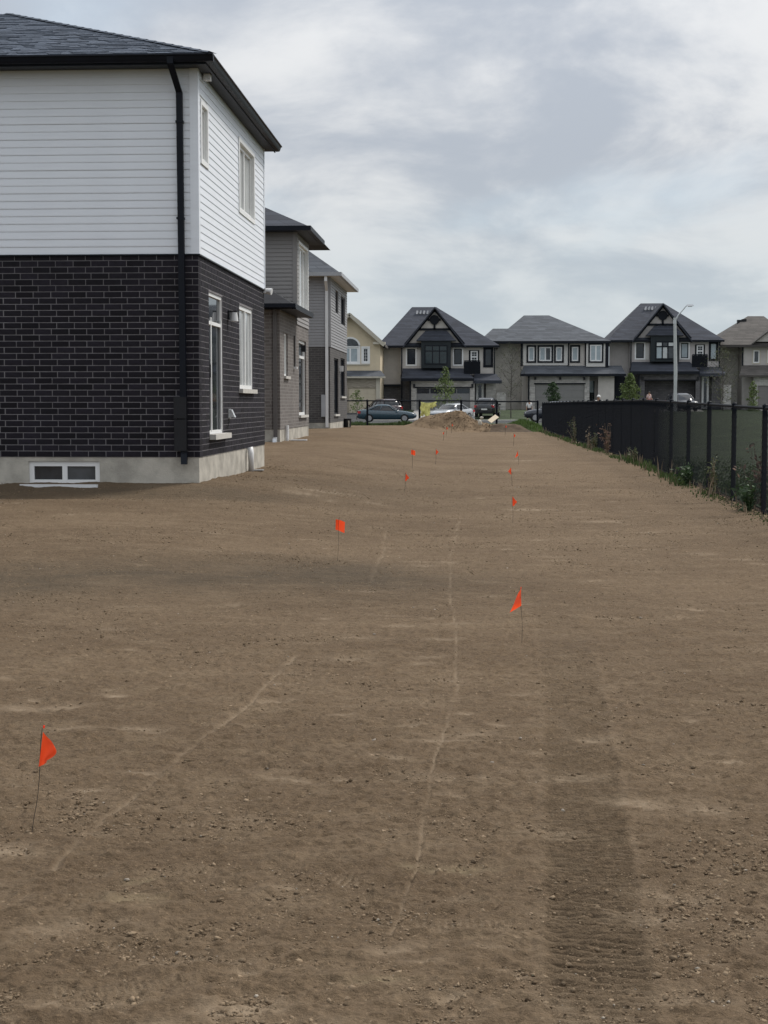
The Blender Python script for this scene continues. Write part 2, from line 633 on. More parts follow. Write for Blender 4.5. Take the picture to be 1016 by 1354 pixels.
# ------------------------------------------------------------------ the earth
def ground_material():
    m = bpy.data.materials.new('graded topsoil')
    m.use_nodes = True
    nt = m.node_tree
    b = nt.nodes['Principled BSDF']
    b.inputs['Roughness'].default_value = 0.95
    b.inputs['Specular IOR Level'].default_value = 0.15
    tc = N(nt, 'ShaderNodeTexCoord')
    pos = tc.outputs['Object']

    def noise(scale, det=5.0, rough=.6, st=None, loc=None):
        n = N(nt, 'ShaderNodeTexNoise', i_Scale=scale, i_Detail=det, i_Roughness=rough)
        if st:
            mp = N(nt, 'ShaderNodeMapping')
            mp.inputs['Scale'].default_value = st
            nt.links.new(pos, mp.inputs[0])
            nt.links.new(mp.outputs[0], n.inputs['Vector'])
        else:
            nt.links.new(pos, n.inputs['Vector'])
        return n.outputs[0]
    c = mix_c(nt, ramp(nt, noise(.33, 6, .6, (1, 1.4, 1)), .36, .64), SOIL_A, SOIL_B)
    c = mix_c(nt, math_n(nt, 'MULTIPLY', ramp(nt, noise(3.2, 6, .65, (.7, 1.3, 1)), .44, .72), .6), c, SOIL_C)
    c = mix_c(nt, math_n(nt, 'MULTIPLY', ramp(nt, noise(26, 5, .7), .38, .7), .6), c, tuple(v * .58 for v in SOIL_A))
    c = mix_c(nt, math_n(nt, 'MULTIPLY', ramp(nt, noise(5.5, 6, .72, (.6, 1.4, 1)), .50, .72), .35), c, tuple(v * .66 for v in SOIL_A))
    c = mix_c(nt, math_n(nt, 'MULTIPLY', ramp(nt, noise(90, 4, .7), .52, .74), .75), c, tuple(v * 1.6 for v in SOIL_B))
    pa = N(nt, 'ShaderNodeAttribute', attribute_name='pale')
    c = mix_c(nt, math_n(nt, 'MULTIPLY', pa.outputs['Fac'], .8), c, (.285, .222, .155))
    sa = N(nt, 'ShaderNodeAttribute', attribute_name='sand')
    c = mix_c(nt, math_n(nt, 'MULTIPLY', sa.outputs['Fac'], .55), c, (.235, .185, .108))
    da = N(nt, 'ShaderNodeAttribute', attribute_name='shade_and_track')
    c = mix_c(nt, math_n(nt, 'MULTIPLY', da.outputs['Fac'], .8), c, (.082, .064, .044))  # darker soil colour: painted shade of dip and house foot, plus the track
    nt.links.new(c, b.inputs['Base Color'])
    h = math_n(nt, 'ADD', math_n(nt, 'MULTIPLY', noise(38, 6, .7), .9), math_n(nt, 'MULTIPLY', noise(150, 4, .7), .3))
    h = math_n(nt, 'ADD', h, math_n(nt, 'MULTIPLY', noise(9, 4, .6, (.6, 1.5, 1)), 1.6))
    keep = math_n(nt, 'SUBTRACT', 1.0, math_n(nt, 'MULTIPLY', pa.outputs['Fac'], .7))
    bp = N(nt, 'ShaderNodeBump', i_Distance=0.034)
    nt.links.new(math_n(nt, 'MULTIPLY', keep, .85), bp.inputs['Strength'])
    nt.links.new(h, bp.inputs['Height'])
    nt.links.new(bp.outputs[0], b.inputs['Normal'])
    return m


SOIL_A = (.142, .098, .060)
SOIL_B = (.188, .133, .083)
SOIL_C = (.244, .180, .116)
soil_m = ground_material()


def seg_dist(x, y, pts):
    d = np.full(x.shape, 1e9)
    for (ax, ay), (bx, by) in zip(pts, pts[1:]):
        dx, dy = bx - ax, by - ay
        t = np.clip(((x - ax) * dx + (y - ay) * dy) / (dx * dx + dy * dy + 1e-9), 0, 1)
        d = np.minimum(d, np.hypot(x - ax - t * dx, y - ay - t * dy))
    return d


def gl(pxs):
    return [tuple(gp(a, b)[:2]) for a, b in pxs]


TRAILS = [
    (gl([(607, 690), (594, 745), (597, 797), (607, 850), (604, 900), (594, 960), (572, 1020), (568, 1060), (556, 1095), (552, 1145), (530, 1195), (517, 1235)]), .004, .62),
    (gl([(390, 868), (332, 930), (285, 966), (215, 1020), (150, 1075), (100, 1122), (72, 1155)]), .0085, .5),
    (gl([(512, 702), (506, 735), (495, 762), (490, 775)]), .008, .35),
]
TRACK_L = gl([(718, 1354), (718, 1150), (719, 1000), (716, 900), (712, 840)])
TRACK_R = gl([(870, 1354), (848, 1200), (826, 1060), (803, 940), (790, 880)])


def track_mask(x, y):
    """Where the rubber track rolled: 1 inside, with the distance along it."""
    yl = np.array([p[1] for p in TRACK_L])
    xl = np.array([p[0] for p in TRACK_L])
    yr = np.array([p[1] for p in TRACK_R])
    xr = np.array([p[0] for p in TRACK_R])
    a = np.interp(y, yl, xl)
    b = np.interp(y, yr, xr)
    wob = .05 * fbm(x * 9, y * 5, 83, 3)
    e = .055
    m = sstep((x - a + wob + .02) / e) * sstep((b - x + wob + .02) / e)
    return m * sstep((13.5 - y) / 8.0) * np.clip(.62 + .7 * vnoise(x * 3.3, y * 2.1, 87), 0, 1), a, b


def scuffs():
    """Dry scuffed patches, boot marks: (x, y, half length, half width, angle, strength, sand)."""
    s = []
    marks = [(625, 1088, .05, .025, .3), (660, 1090, .04, .02, -.3), (612, 1093, .04, .02, .1), (665, 1228, .05, .022, .7), (688, 1240, .04, .015, 1.1), (515, 1222, .045, .03, .2),
             (290, 1097, .05, .018, 1.2), (308, 1095, .05, .015, 1.4), (255, 1090, .06, .03, .2), (570, 978, .05, .03, 0), (545, 960, .06, .03, .2), (375, 1175, .05, .03, 0),
             (120, 1045, .09, .04, .1), (180, 965, .12, .04, -.1), (150, 920, .09, .05, 0), (660, 960, .06, .03, 0), (640, 1030, .05, .03, 0), (615, 945, .05, .02, 0),
             (455, 1030, .06, .03, 0), (455, 945, .06, .025, 0), (330, 1290, .06, .02, -.3), (200, 1275, .07, .03, -.2), (60, 1330, .06, .03, .4), (740, 1330, .05, .03, 0),
             (680, 1290, .05, .02, -.6), (600, 1320, .05, .02, .5), (850, 1070, .07, .02, 0), (900, 955, .09, .03, 0), (960, 1010, .07, .03, 0), (650, 1255, .05, .02, 0)]
    for i, (px, py, a, b, an) in enumerate(marks):
        p = gp(px, py)
        s.append((p.x, p.y, a, b, an, .75, 2 if i < 9 else 0))
    for px, py, a, b, an in [(600, 1150, .13, .05, .15), (170, 1190, .12, .06, -.2), (185, 1165, .06, .03, .5), (500, 1298, .08, .03, .2), (545, 1146, .05, .025, 0)]:
        p = gp(px, py)
        s.append((p.x, p.y, a, b, an, .35, 1))
    for px, py, a in [(430, 658, .55), (400, 660, .35), (690, 800, .10), (690, 609, .5), (670, 622, .5), (700, 674, .35), (828, 676, .14), (790, 676, .2), (860, 632, .25), (800, 690, .3)]:
        p = gp(px, py)
        s.append((p.x, p.y, a, a * .5, 0, .9, 0))
    for i in range(420):
        y = 3.4 + 26 * random.random() ** 1.7
        x = random.uniform(-.42, .28) * (y + .4)
        a = random.uniform(.03, .13) * (1 + y * .05)
        s.append((x, y, a, a * random.uniform(.25, .6), random.uniform(-.5, .5), random.uniform(.25, .7), 2 if random.random() < .25 and y < 11 else 0))
    return s


HX0 = -4.07


def build_earth():
    # rows get closer together towards the camera, columns fan out from it; plain level of detail
    ys = [-4.0, -2.0, -.5, .6, 1.4, 2.1, 2.6, 2.9, 3.1]
    y = 3.25
    while y < 96:
        ys.append(y)
        y += max(.0068, y * y / 3000.0 * 1.3)
    ys += [100, 106, 112, 116.5]
    ys = np.array(ys)
    u = np.concatenate([np.linspace(-2.6, -.5, 30)[:-1], np.linspace(-.50, .34, 640), np.linspace(.34, 1.5, 20)[1:]])
    Y, U = np.meshgrid(ys, u, indexing='ij')
    X = U * (np.maximum(Y, 1.5) + .6)
    X = np.clip(X, -60, 60)
    Z = H(X, Y)
    near = np.clip(1 - (Y - 3) / 40, 0, 1)
    rough = 0.5 + fbm(X * .8, Y * .8, 31, 3)          # some areas smooth, some lumpy
    Z += .016 * fbm(X * 2.2, Y * 3.0, 11, 4) * (.35 + near)
    lump = np.clip(vnoise(X * 21, Y * 25, 3) - .48, 0, 1) * 1.9
    lump2 = np.clip(vnoise(X * 47 + 5, Y * 55, 8) - .5, 0, 1) * 1.9
    clear = np.ones_like(X)
    pale = np.zeros_like(X)
    sand = np.zeros_like(X)
    for pts, w, st in TRAILS:
        d = seg_dist(X + .06 * fbm(X * 3, Y * 2.3, 19, 4), Y, pts)
        w2 = w * (1 + .06 * Y) * (.75 + .6 * vnoise(X * 6, Y * 6, 71))
        g = np.exp(-(d / w2) ** 2) * np.clip(-.4 + 1.25 * vnoise(X * 3.1, Y * 2.7, 41) + 1.0 * vnoise(X * 26, Y * 21, 43), 0, 1)
        pale = np.maximum(pale, st * g)
        Z -= .004 * g
        Z += .005 * np.exp(-((d - 2.2 * w2) / (w2 * .8)) ** 2) * vnoise(X * 30, Y * 30, 9)
        clear *= 1 - .8 * g
    for sx, sy, a, b, an, st, sd_ in scuffs():
        ca, sa = math.cos(an), math.sin(an)
        sel = (np.abs(X - sx) < 2.2 * a) & (np.abs(Y - sy) < 2.2 * a)
        if not sel.any():
            continue
        x, yy = X[sel] - sx, Y[sel] - sy
        xr, yr = x * ca + yy * sa, -x * sa + yy * ca
        wob = 1 + .9 * fbm(X[sel] * 14, Y[sel] * 14, 23, 3)
        g = np.exp(-((xr / a) ** 2 + (yr / b) ** 2) * 1.4 * wob) * np.clip(.35 + 1.1 * vnoise(X[sel] * 40, Y[sel] * 40, 12), 0, 1.1)
        if sd_ == 2:
            g = g * np.clip(.45 + .9 * np.sin(2 * math.pi * xr / .021 + 2 * wob), 0, 1)
        if sd_ == 1:
            sand[sel] = np.maximum(sand[sel], g)
        pale[sel] = np.maximum(pale[sel], st * g)
        clear[sel] *= 1 - .75 * np.clip(g, 0, 1)
        Z[sel] -= .004 * g
    tm, ta, tb = track_mask(X, Y)
    rib = np.sin(2 * math.pi * (Y + .12 * (X - ta)) / .042 + 2.5 * fbm(X * 3, Y * 3, 77, 2)) * np.clip(.6 + .9 * vnoise(X * 4, Y * 3, 14), 0, 1.2)
    Z += tm * (-.005 + .0105 * rib)
    Z += .006 * (np.exp(-((X - ta) / .02) ** 2) + np.exp(-((X - tb) / .02) ** 2)) * sstep((10 - Y) / 4) * vnoise(X * 25, Y * 12, 4)
    pale = np.maximum(pale, .10 * vnoise(X * 9, Y * 4, 5) * np.exp(-((X - ta + .01) / .018) ** 2) * sstep((13 - Y) / 5))
    pale = np.maximum(pale, .12 * vnoise(X * 9, Y * 4, 6) * np.exp(-((X - tb - .01) / .02) ** 2) * sstep((13 - Y) / 5))
    # finer lines where a float was dragged across
    clear *= 1 - .55 * tm
    lump3 = np.clip(vnoise(X * 11 + 2, Y * 19, 13) - .45, 0, 1) * 1.8
    Z += clear * np.clip(near, .45, 1) * np.clip(.5 + rough, .3, 1.5) * (.013 * lump + .012 * lump2 + .010 * lump3)
    Z += .013 * fbm(X * .9, Y * 6.0, 55, 4) * clear
    Z += .010 * fbm(X * 9, Y * 14, 57, 3) * clear
    shade_and_track = np.clip(.92 * np.exp(-((Y - 12.6 + 1.6 * fbm(X * .7, Y * .5, 97, 3)) / 1.2) ** 2) * sstep((-X + 1.0) / 2.2) + .5 * np.exp(-((Y - 21.6) / .6) ** 2) * sstep((-X - 1.5) / 2) + .3 * np.exp(-((Y - 24) / 3.5) ** 2) * sstep((-X + 1) / 2.5), 0, 1)  # shade on the dip slope and along the house foot, painted into the soil
    shade_and_track *= np.clip(.35 + .7 * vnoise(X * 1.3, Y * 2.5, 61) + .5 * vnoise(X * 5, Y * 7, 62), 0, 1.2)
    shade_and_track = np.clip(shade_and_track + .27 * tm, 0, 1)  # the rolled track is darker too
    wall = np.exp(-((Y - 22.2) / .35) ** 2) * (X < HX0 + .3) + np.exp(-((X - HX0 - .2) / .25) ** 2) * (Y > 22) * (Y < 30)
    Z += np.clip(wall, 0, 1) * .055 * (vnoise(X * 3.1, Y * 3.7, 66) - .6)
    ny, nx = X.shape
    V = np.stack([X, Y, Z], -1).reshape(-1, 3)
    idx = np.arange(ny * nx).reshape(ny, nx)
    Fq = np.stack([idx[:-1, :-1], idx[:-1, 1:], idx[1:, 1:], idx[1:, :-1]], -1).reshape(-1, 4)
    o = np_mesh('earth', V, Fq, soil_m, smooth=True, attrs={'pale': pale.ravel(), 'sand': sand.ravel(), 'shade_and_track': shade_and_track.ravel()})
    kind(o, 'structure', 'bare brown graded earth of the back yards, scuffed and printed by a rubber track')


build_earth()

ICO_V = []
_t = (1 + 5 ** .5) / 2
for a, b in ((-1, _t), (1, _t), (-1, -_t), (1, -_t)):
    ICO_V += [(a, b, 0), (0, a, b), (b, 0, a)]
ICO_V = np.array(ICO_V, float)
ICO_V /= np.linalg.norm(ICO_V, axis=1)[:, None]


def hull_faces(P):
    n = len(P)
    out = []
    for i in range(n):
        for j in range(i + 1, n):
            for k in range(j + 1, n):
                nn = np.cross(P[j] - P[i], P[k] - P[i])
                s = (P - P[i]) @ nn
                if (s <= 1e-6).all():
                    out.append((i, j, k))
                elif (s >= -1e-6).all():
                    out.append((i, k, j))
    return np.array(out)


ICO_F = hull_faces(ICO_V)


OCT_V = np.array([(1, 0, 0), (0, 1, 0), (-1, 0, 0), (0, -1, 0), (0, 0, 1), (0, 0, -1)], float)
OCT_F = np.array([(0, 1, 4), (1, 2, 4), (2, 3, 4), (3, 0, 4)])


def scatter(name, x, y, z, r, m, label, flat=.62, jag=.5, small=False):
    n = len(x)
    BV, BF = (OCT_V, OCT_F) if small else (ICO_V, ICO_F)
    nv = len(BV)
    V = BV[None] * (1 + rng.uniform(-jag, jag, (n, nv, 1)))
    ax = rng.uniform(.65, 1.35, (n, 1, 3))
    ax[:, :, 2] *= flat
    V = V * ax
    a = rng.uniform(0, 2 * math.pi, n)
    c, s = np.cos(a)[:, None], np.sin(a)[:, None]
    V = np.stack([V[..., 0] * c - V[..., 1] * s, V[..., 0] * s + V[..., 1] * c, V[..., 2]], -1) * r[:, None, None]
    V += np.stack([x, y, z], -1)[:, None, :]
    Fq = (BF[None] + (np.arange(n) * nv)[:, None, None]).reshape(-1, 3)
    o = np_mesh(name, V.reshape(-1, 3), Fq, m)
    return kind(o, 'stuff', label)


def clods():
    n = 400000
    y = 3.3 + 30 * rng.random(n) ** 1.75
    x = rng.uniform(-.40, .28, n) * (y + .5)
    dens = np.clip(.55 + 2.0 * fbm(x * 1.1, y * 1.3, 31, 3) + .8 * fbm(x * 5, y * 5, 91, 2), 0.06, 1)
    tm, _, _ = track_mask(x, y)
    dens *= 1 - .8 * tm
    for pts, w, st in TRAILS:
        dens *= 1 - .9 * np.exp(-(seg_dist(x, y, pts) / (w * 2.5)) ** 2)
    keep = (rng.random(n) < dens) & (x < 3.8)
    x, y = x[keep], y[keep]
    r = .0013 * (1 - rng.random(len(x))) ** -.37
    r = np.clip(r * (1 + .075 * y), 0, .0095)
    z = H(x, y) + r * .05 + .002
    # three colours of lump: soil, darker soil, pale stones
    t = rng.random(len(x))
    soil_d = mat('soil lump', (.182, .130, .082), .98, .4, 60, .5, 300, spec=.1, island=.3)
    soil_l = mat('dry soil lump', (.285, .212, .140), .98, .3, 60, .5, 300, spec=.1, island=.3)
    stone_g = mat('small pale stone', (.34, .295, .24), .85, .3, 40, .3, 200, spec=.3, island=.35)
    for nm, lo, hi, mm, lb in (('soil_clods', 0, .3, soil_d, 'small dark lumps of soil lying over the bare earth'), ('dry_clods', .3, .988, soil_l, 'small dry lumps of soil lying over the bare earth'), ('gravel', .988, 1.01, stone_g, 'small pale stones strewn over the bare earth')):
        big = r > .0021 * (1 + .075 * y)
        for b_ in (True, False):
            s = (t >= lo) & (t < hi) & (big == b_)
            scatter(nm, x[s], y[s], z[s], r[s], mm, lb, small=not b_)


clods()

# a wide sheet of land below everything, out to the horizon
mb = MB()
mb.q((-3000, -400, -.75), (3000, -400, -.75), (3000, 4500, -.75), (-3000, 4500, -.75))
kind(mb.build('land', lawn_m), 'structure', 'flat green land reaching to the horizon')


def strip(name, m, x0, x1, ys, zf, label, nx=2, z_add=0.0):
    xs = np.linspace(x0, x1, nx)
    mb = MB()
    for a, b in zip(ys, ys[1:]):
        for c, d in zip(xs, xs[1:]):
            mb.q((c, a, zf(c, a) + z_add), (d, a, zf(d, a) + z_add), (d, b, zf(d, b) + z_add), (c, b, zf(c, b) + z_add))
    return kind(mb.build(name, m), 'structure', label)


FENCE_X = 3.98
LAWN_YS = [-6, 0, 10, 20, 28, 35, 42, 50, 58, 66, 75, 82, 90, 100, 112.8]
LAWN_N = 46
strip('lawn', lawn_m, FENCE_X + .12, 140, LAWN_YS, lambda x, y: float(H(4.0, y)) + .03 + .95 * float(sstep((y - 25) / 60)) * float(sstep((x - 4.0) / 9)), 'mown green lawn beyond the black chain link fence', LAWN_N)
strip('verge', lawn_m, -160, 139.9, [91.5, 96, 104, 112.8], lambda x, y: float(np.interp(y, [91.5, 96, 112.8], [.16, .12, .02])), 'green grass verge between the rear fence and the street', 5)


def far_z(x, y):
    return float(np.interp(y, [112, 127, 132, 143, 175, 400], [.0, .0, .12, .85, .95, .95]))


strip('road', asphalt, -250, 250, [113.0, 126.5], lambda x, y: -.02, 'asphalt street in front of the far houses')
mb = MB()
mb.box(-250, 250, 112.8, 113.0, -.1, .1)
kind(mb.build('kerb', concrete_p), 'structure', 'concrete kerb on the near side of the street')
mb = MB()
mb.box(-250, 250, 126.5, 126.7, -.1, .1)
kind(mb.build('kerb', concrete_p), 'structure', 'concrete kerb on the far side of the street')
strip('front_lawn', lawn_m, -250, 250, [126.7, 129, 131, 134, 138, 143, 175, 420], far_z, 'sloping front lawns of the far houses', 3)
strip('sidewalk', concrete_p, -250, 250, [128.2, 129.7], lambda x, y: far_z(x, y) + .03, 'pale concrete sidewalk across the street')


def driveway(p0, p1, label):
    x0, x1 = at(p0, 530, 144)[0], at(p1, 530, 144)[0]
    strip('driveway', concrete_p if random.random() < .5 else asphalt, x0, x1, [126.7, 129, 131, 134, 138, 143, 145.5], lambda x, y: far_z(x, y) + .045, label)


driveway(462, 500, 'driveway of the tan house')
driveway(549, 628, 'driveway of the dark gabled house')
driveway(706, 776, 'driveway of the grey hip roofed house')
driveway(853, 925, 'driveway of the house with the open garage')
driveway(1002, 1060, 'driveway of the brown roofed house')


def grass_tufts(name, n, gen, hgt, m, label, wid=.006):
    x, y = gen(n)
    z = H(x, y)
    hh = rng.uniform(.5, 1.2, n) * hgt(x, y)
    a = rng.uniform(0, 2 * math.pi, n)
    lean = rng.uniform(0, .5, n) * hh
    la = rng.uniform(0, 2 * math.pi, n)
    w = wid * (1 + y * .05)
    dx, dy = np.cos(a) * w, np.sin(a) * w
    p0 = np.stack([x - dx, y - dy, z - .01], -1)
    p1 = np.stack([x + dx, y + dy, z - .01], -1)
    mx, my = x + np.cos(la) * lean * .4, y + np.sin(la) * lean * .4
    p2 = np.stack([mx + dx * .7, my + dy * .7, z + hh * .6], -1)
    p3 = np.stack([mx - dx * .7, my - dy * .7, z + hh * .6], -1)
    p4 = np.stack([x + np.cos(la) * lean, y + np.sin(la) * lean, z + hh], -1)
    V = np.stack([p0, p1, p2, p3, p4], 1).reshape(-1, 3)
    b = (np.arange(n) * 5)[:, None]
    Fq = np.concatenate([b + np.array([[0, 1, 2]]), b + np.array([[0, 2, 3]]), b + np.array([[3, 2, 4]])])
    return kind(np_mesh(name, V, Fq, m), 'stuff', label)


# ------------------------------------------------------------------ the near house
HX, HY0, HY1 = atx(262, 560, 0 - 4.066)[0], 22.4, 29.5
ZF, ZS, ZT = .694, 3.706, 6.40            # top of foundation, foot of siding, soffit
HXL = -15.0


def near_house():
    root = thing('brick_house', 'two storey house of charcoal brick below white siding, with dark eaves', 'house', (-9.0, 26.0, .3))
    FN, FS = Face('front', HY0), Face('side', HX)
    # openings, measured on the photo
    def sy(px, py=533):
        return atx(px, py, HX).y

    def sz(px, py):
        return atx(px, py, HX).z
    door = (sy(277.5), sy(295.5), 1.02, sz(278, 386))
    win = (sy(317.5), sy(335.0), sz(317, 514) + .0, sz(317, 403))
    up1 = (sy(265.0, 170), sy(272.5, 170), sz(265, 210), sz(265, 138))
    up2 = (sy(315.5, 230), sy(334.5, 230), sz(315, 275), sz(315, 186))
    bw0, bw1 = at(38, 626, HY0), at(132, 626, HY0)
    base_w = (bw0.x, bw1.x, at(80, 641, HY0).z, at(80, 610, HY0).z)
    # foundation
    mb = MB()
    mb2 = MB()
    wall_cells(mb, Face('front', HY0 + .012), HXL, HX - .012, -.4, ZF, [base_w], .25)
    mb.fbox(Face('side', HX - .012), HY0 + .262, HY1, -.4, ZF, -.25, 0)
    mb.build('foundation', concrete_m, root)
    # mortar wall behind the bricks
    mb = MB()
    mb.fbox(Face('front', HY0 + .0042), HXL, HX - .006, ZF, ZS, -.2, 0)
    wall_cells(mb, Face('side', HX - .0022), HY0 + .206, HY1, ZF, ZS, [door, win], .2)
    mb.build('mortar_wall', mortar_m, root)
    # bricks: 257 x 79 mm, third bond
    L, Hh, J = .257, .079, .0105
    ML, MH = L + J, (ZS - ZF) / 33.0
    Hh = MH - J
    bm_ = MB()
    c = .004
    bm_.hexa(((-L / 2, -.0, -Hh / 2), (L / 2, 0, -Hh / 2), (L / 2, .011, -Hh / 2), (-L / 2, .011, -Hh / 2)), ((-L / 2, 0, Hh / 2), (L / 2, 0, Hh / 2), (L / 2, .011, Hh / 2), (-L / 2, .011, Hh / 2)))
    # chamfer the outer face
    me = bpy.data.meshes.new('brick')
    vs = [(sx * (L / 2 - (c if k == 0 else 0)), (0 if k == 0 else .0025 if k == 1 else .013), sz_ * (Hh / 2 - (c if k == 0 else 0))) for k in range(3) for sx, sz_ in ((-1, -1), (1, -1), (1, 1), (-1, 1))]
    fs = [(0, 1, 2, 3)]
    for k in (0, 4):
        for i in range(4):
            j = (i + 1) % 4
            fs.append((k + i, k + 4 + i, k + 4 + j, k + j))
    me.from_pydata(vs, [], [tuple(reversed(f)) if False else f for f in fs])
    me.materials.append(brick_m)
    me.update()
    rest = MB()
    left_edge = at(0, 480, HY0).x - .15
    count = 0
    off = root.location
    for r in range(33):
        zc = ZF + MH * (r + .5)
        shift = (.0 if r % 2 else .31) * ML
        # front face
        x = HX - shift
        first = True
        while x > HXL:
            x1 = x - (J if not (first and shift == 0) else 0)
            x0 = max(x - ML, HXL)
            jit = random.uniform(-.0012, .0012)
            if first and shift > 0:
                rest.fbox(FN, x + 0, HX, zc - Hh / 2, zc + Hh / 2, -.013, jit)       # corner piece
            if x - ML > left_edge and count < 298 and r < 27:
                o = link('brick', me, root)
                o.location = (x - J / 2 - L / 2 - J / 2 - off.x + J / 2, HY0 + jit - off.y, zc - off.z)
                o.rotation_euler = (0, random.uniform(-.004, .004), 0)
                count += 1
            else:
                rest.fbox(FN, x0 + J / 2 - J / 2, x - J, zc - Hh / 2, zc + Hh / 2, -.013, jit)
            first = False
            x -= ML
        # side face
        shift = (.31 if r % 2 else .0) * ML
        y = HY0 + .004 - (ML - shift if shift else 0)
        cuts = [(h[0] - .004, h[1] + .004) for h in (door, win) if h[2] - .02 < zc < h[3] + .02]
        while y < HY1:
            a, b = max(y, HY0 + .004), min(y + L, HY1)
            if b - a > .01:
                for s, e in subtract(a, b, cuts):
                    jit = random.uniform(-.0012, .0012)
                    rest.fbox(FS, s, e, zc - Hh / 2, zc + Hh / 2, -.012, jit)
            y += ML
    o = rest.build('brick', brick_m, root)
    kind(o, 'stuff')
    # siding boards, one by one
    nb = 24
    bh = (ZT - ZS) / nb
    cbw = .105

    def board(F, u0, u1, z0):
        m = MB()
        # lap: foot stands proud, head tucks under the next board; a groove halfway, as on double-four vinyl
        P = F.p
        prof = [(0, .005), (0, .0135), (bh * .14, .0145), (bh * .93, .0075), (bh * .99, .005)]
        n0 = len(m.v)
        for v, d in prof:
            m.v.append(tuple(P(u0, z0 + v, d)))
            m.v.append(tuple(P(u1, z0 + v, d)))
        for i in range(len(prof) - 1):
            a = n0 + 2 * i
            m.f.append((a, a + 1, a + 3, a + 2))
            m.mi.append(0)
        return m
    base = board(FN, HXL, HX - cbw, ZS)
    proto = base.build('siding_board', vinyl_m, root)
    for i in range(1, nb):
        o = link('siding_board', proto.data, root)
        o.location = (0, random.uniform(-.0015, .0015), bh * i + random.uniform(-.0012, .0012))
        o.rotation_euler = (0, random.uniform(-.00025, .00025), random.uniform(-.0002, .0002))
    for i in range(nb):
        z0 = ZS + bh * i
        cuts = [(h[0] - .07, h[1] + .07) for h in (up1, up2) if h[2] - .07 < z0 + bh * .6 and z0 + bh * .4 < h[3] + .07]
        for s, e in subtract(HY0 + cbw, HY1 - .06, cuts):
            board(FS, s, e, z0).build('siding_board', vinyl_m, root)
    mb = MB()
    mb.fbox(FN, HXL, HX - .02, ZS + .002, ZT, -.2, .003)
    wall_cells(mb, FS, HY0 + .02, HY1, ZS + .002, ZT, [up1, up2], .2)
    mb.build('sheathing', trim_w, root)
    mb = MB()
    mb.fbox(FN, HX - cbw, HX + .022, ZS, ZT - .001, .003, .024)
    mb.fbox(FS, HY0 - .003, HY0 + cbw, ZS, ZT - .001, .003, .0225)
    mb.build('corner_board', vinyl_m, root)
    mb = MB()
    mb.fbox(FS, HY1 - .06, HY1 + .02, ZS, ZT - .001, .003, .023)
    mb.build('corner_board', vinyl_m, root)
    mb = MB()
    mb.fbox(FN, HXL, HX + .03, ZS - .022, ZS - .001, -.01, .028)
    mb.fbox(FS, HY0 - .0275, HY1 + .02, ZS - .0225, ZS - .0015, -.01, .0285)
    mb.build('flashing', dark_metal, root)
    # eaves
    ov, os_ = .36, .20
    ex, ey0, ey1 = HX + os_, HY0 - ov, HY1 + .30
    mb = MB()
    mb.box(HXL - ov, ex - .02, ey0 + .02, ey1 - .02, ZT, ZT + .02)
    mb.build('soffit', soffit_m, root)
    mb = MB()
    mb.box(HXL - ov, ex, ey0 - .001, ey0 + .022, ZT - .02, ZT + .11)
    mb.box(ex - .022, ex + .001, ey0 + .0225, ey1, ZT - .02, ZT + .11)
    mb.build('fascia', dark_metal, root)

    def gutter(F, u0, u1, d, nm='gutter'):
        m = MB()
        prof = [(ZT + .115, d), (ZT + .115, d + .12), (ZT + .095, d + .125), (ZT + .085, d + .10), (ZT + .04, d + .085), (ZT + .01, d + .07), (ZT + .005, d + .002)]
        m.prism(F, [(0, 0)], 0, 0) if False else None
        k = len(prof)
        for u in (u0, u1):
            m.v += [tuple(F.p(u, v, dd)) for v, dd in prof]
        for i in range(1, k - 1):
            m.f.append((i, i + 1, k + i + 1, k + i))
            m.mi.append(0)
        m.f.append((0, 1, k + 1, k))
        m.mi.append(0)
        m.f.append(tuple(range(k)))
        m.f.append(tuple(range(2 * k - 1, k - 1, -1)))
        m.mi += [0, 0]
        return m.build(nm, dark_metal, root)
    gutter(FN, HXL - ov, ex + .122, ov + .002)
    gutter(FS, ey0 + .0, ey1 + .05, os_ + .003)
    # roof: hip at the yard end
    ze = ZT + .125
    t, s = 4.2, .40
    ax, ay, az = ex - t, ey0 + t, ze + s * t
    # far slope meets the same ridge
    mb = MB()
    A, B, Cc, D = Vector((HXL - ov, ey0 - .06, ze)), Vector((ex + .06, ey0 - .06, ze)), Vector((ex + .06, ey1 + .06, ze)), Vector((HXL - ov, ey1 + .06, ze))
    ap, apl = Vector((ax, ay, az)), Vector((HXL - ov, ay, az))
    mb.q(A, B, ap, apl)
    mb.q(B, Cc, ap)
    mb.q(Cc, D, apl, ap)
    mb.q(A, D, Cc, B)
    mb.q(A, apl, D)
    roof = mb.build('roof', shingle_m, root)
    # shingle courses on the slope that the yard sees, and on the hip end
    sh = MB()

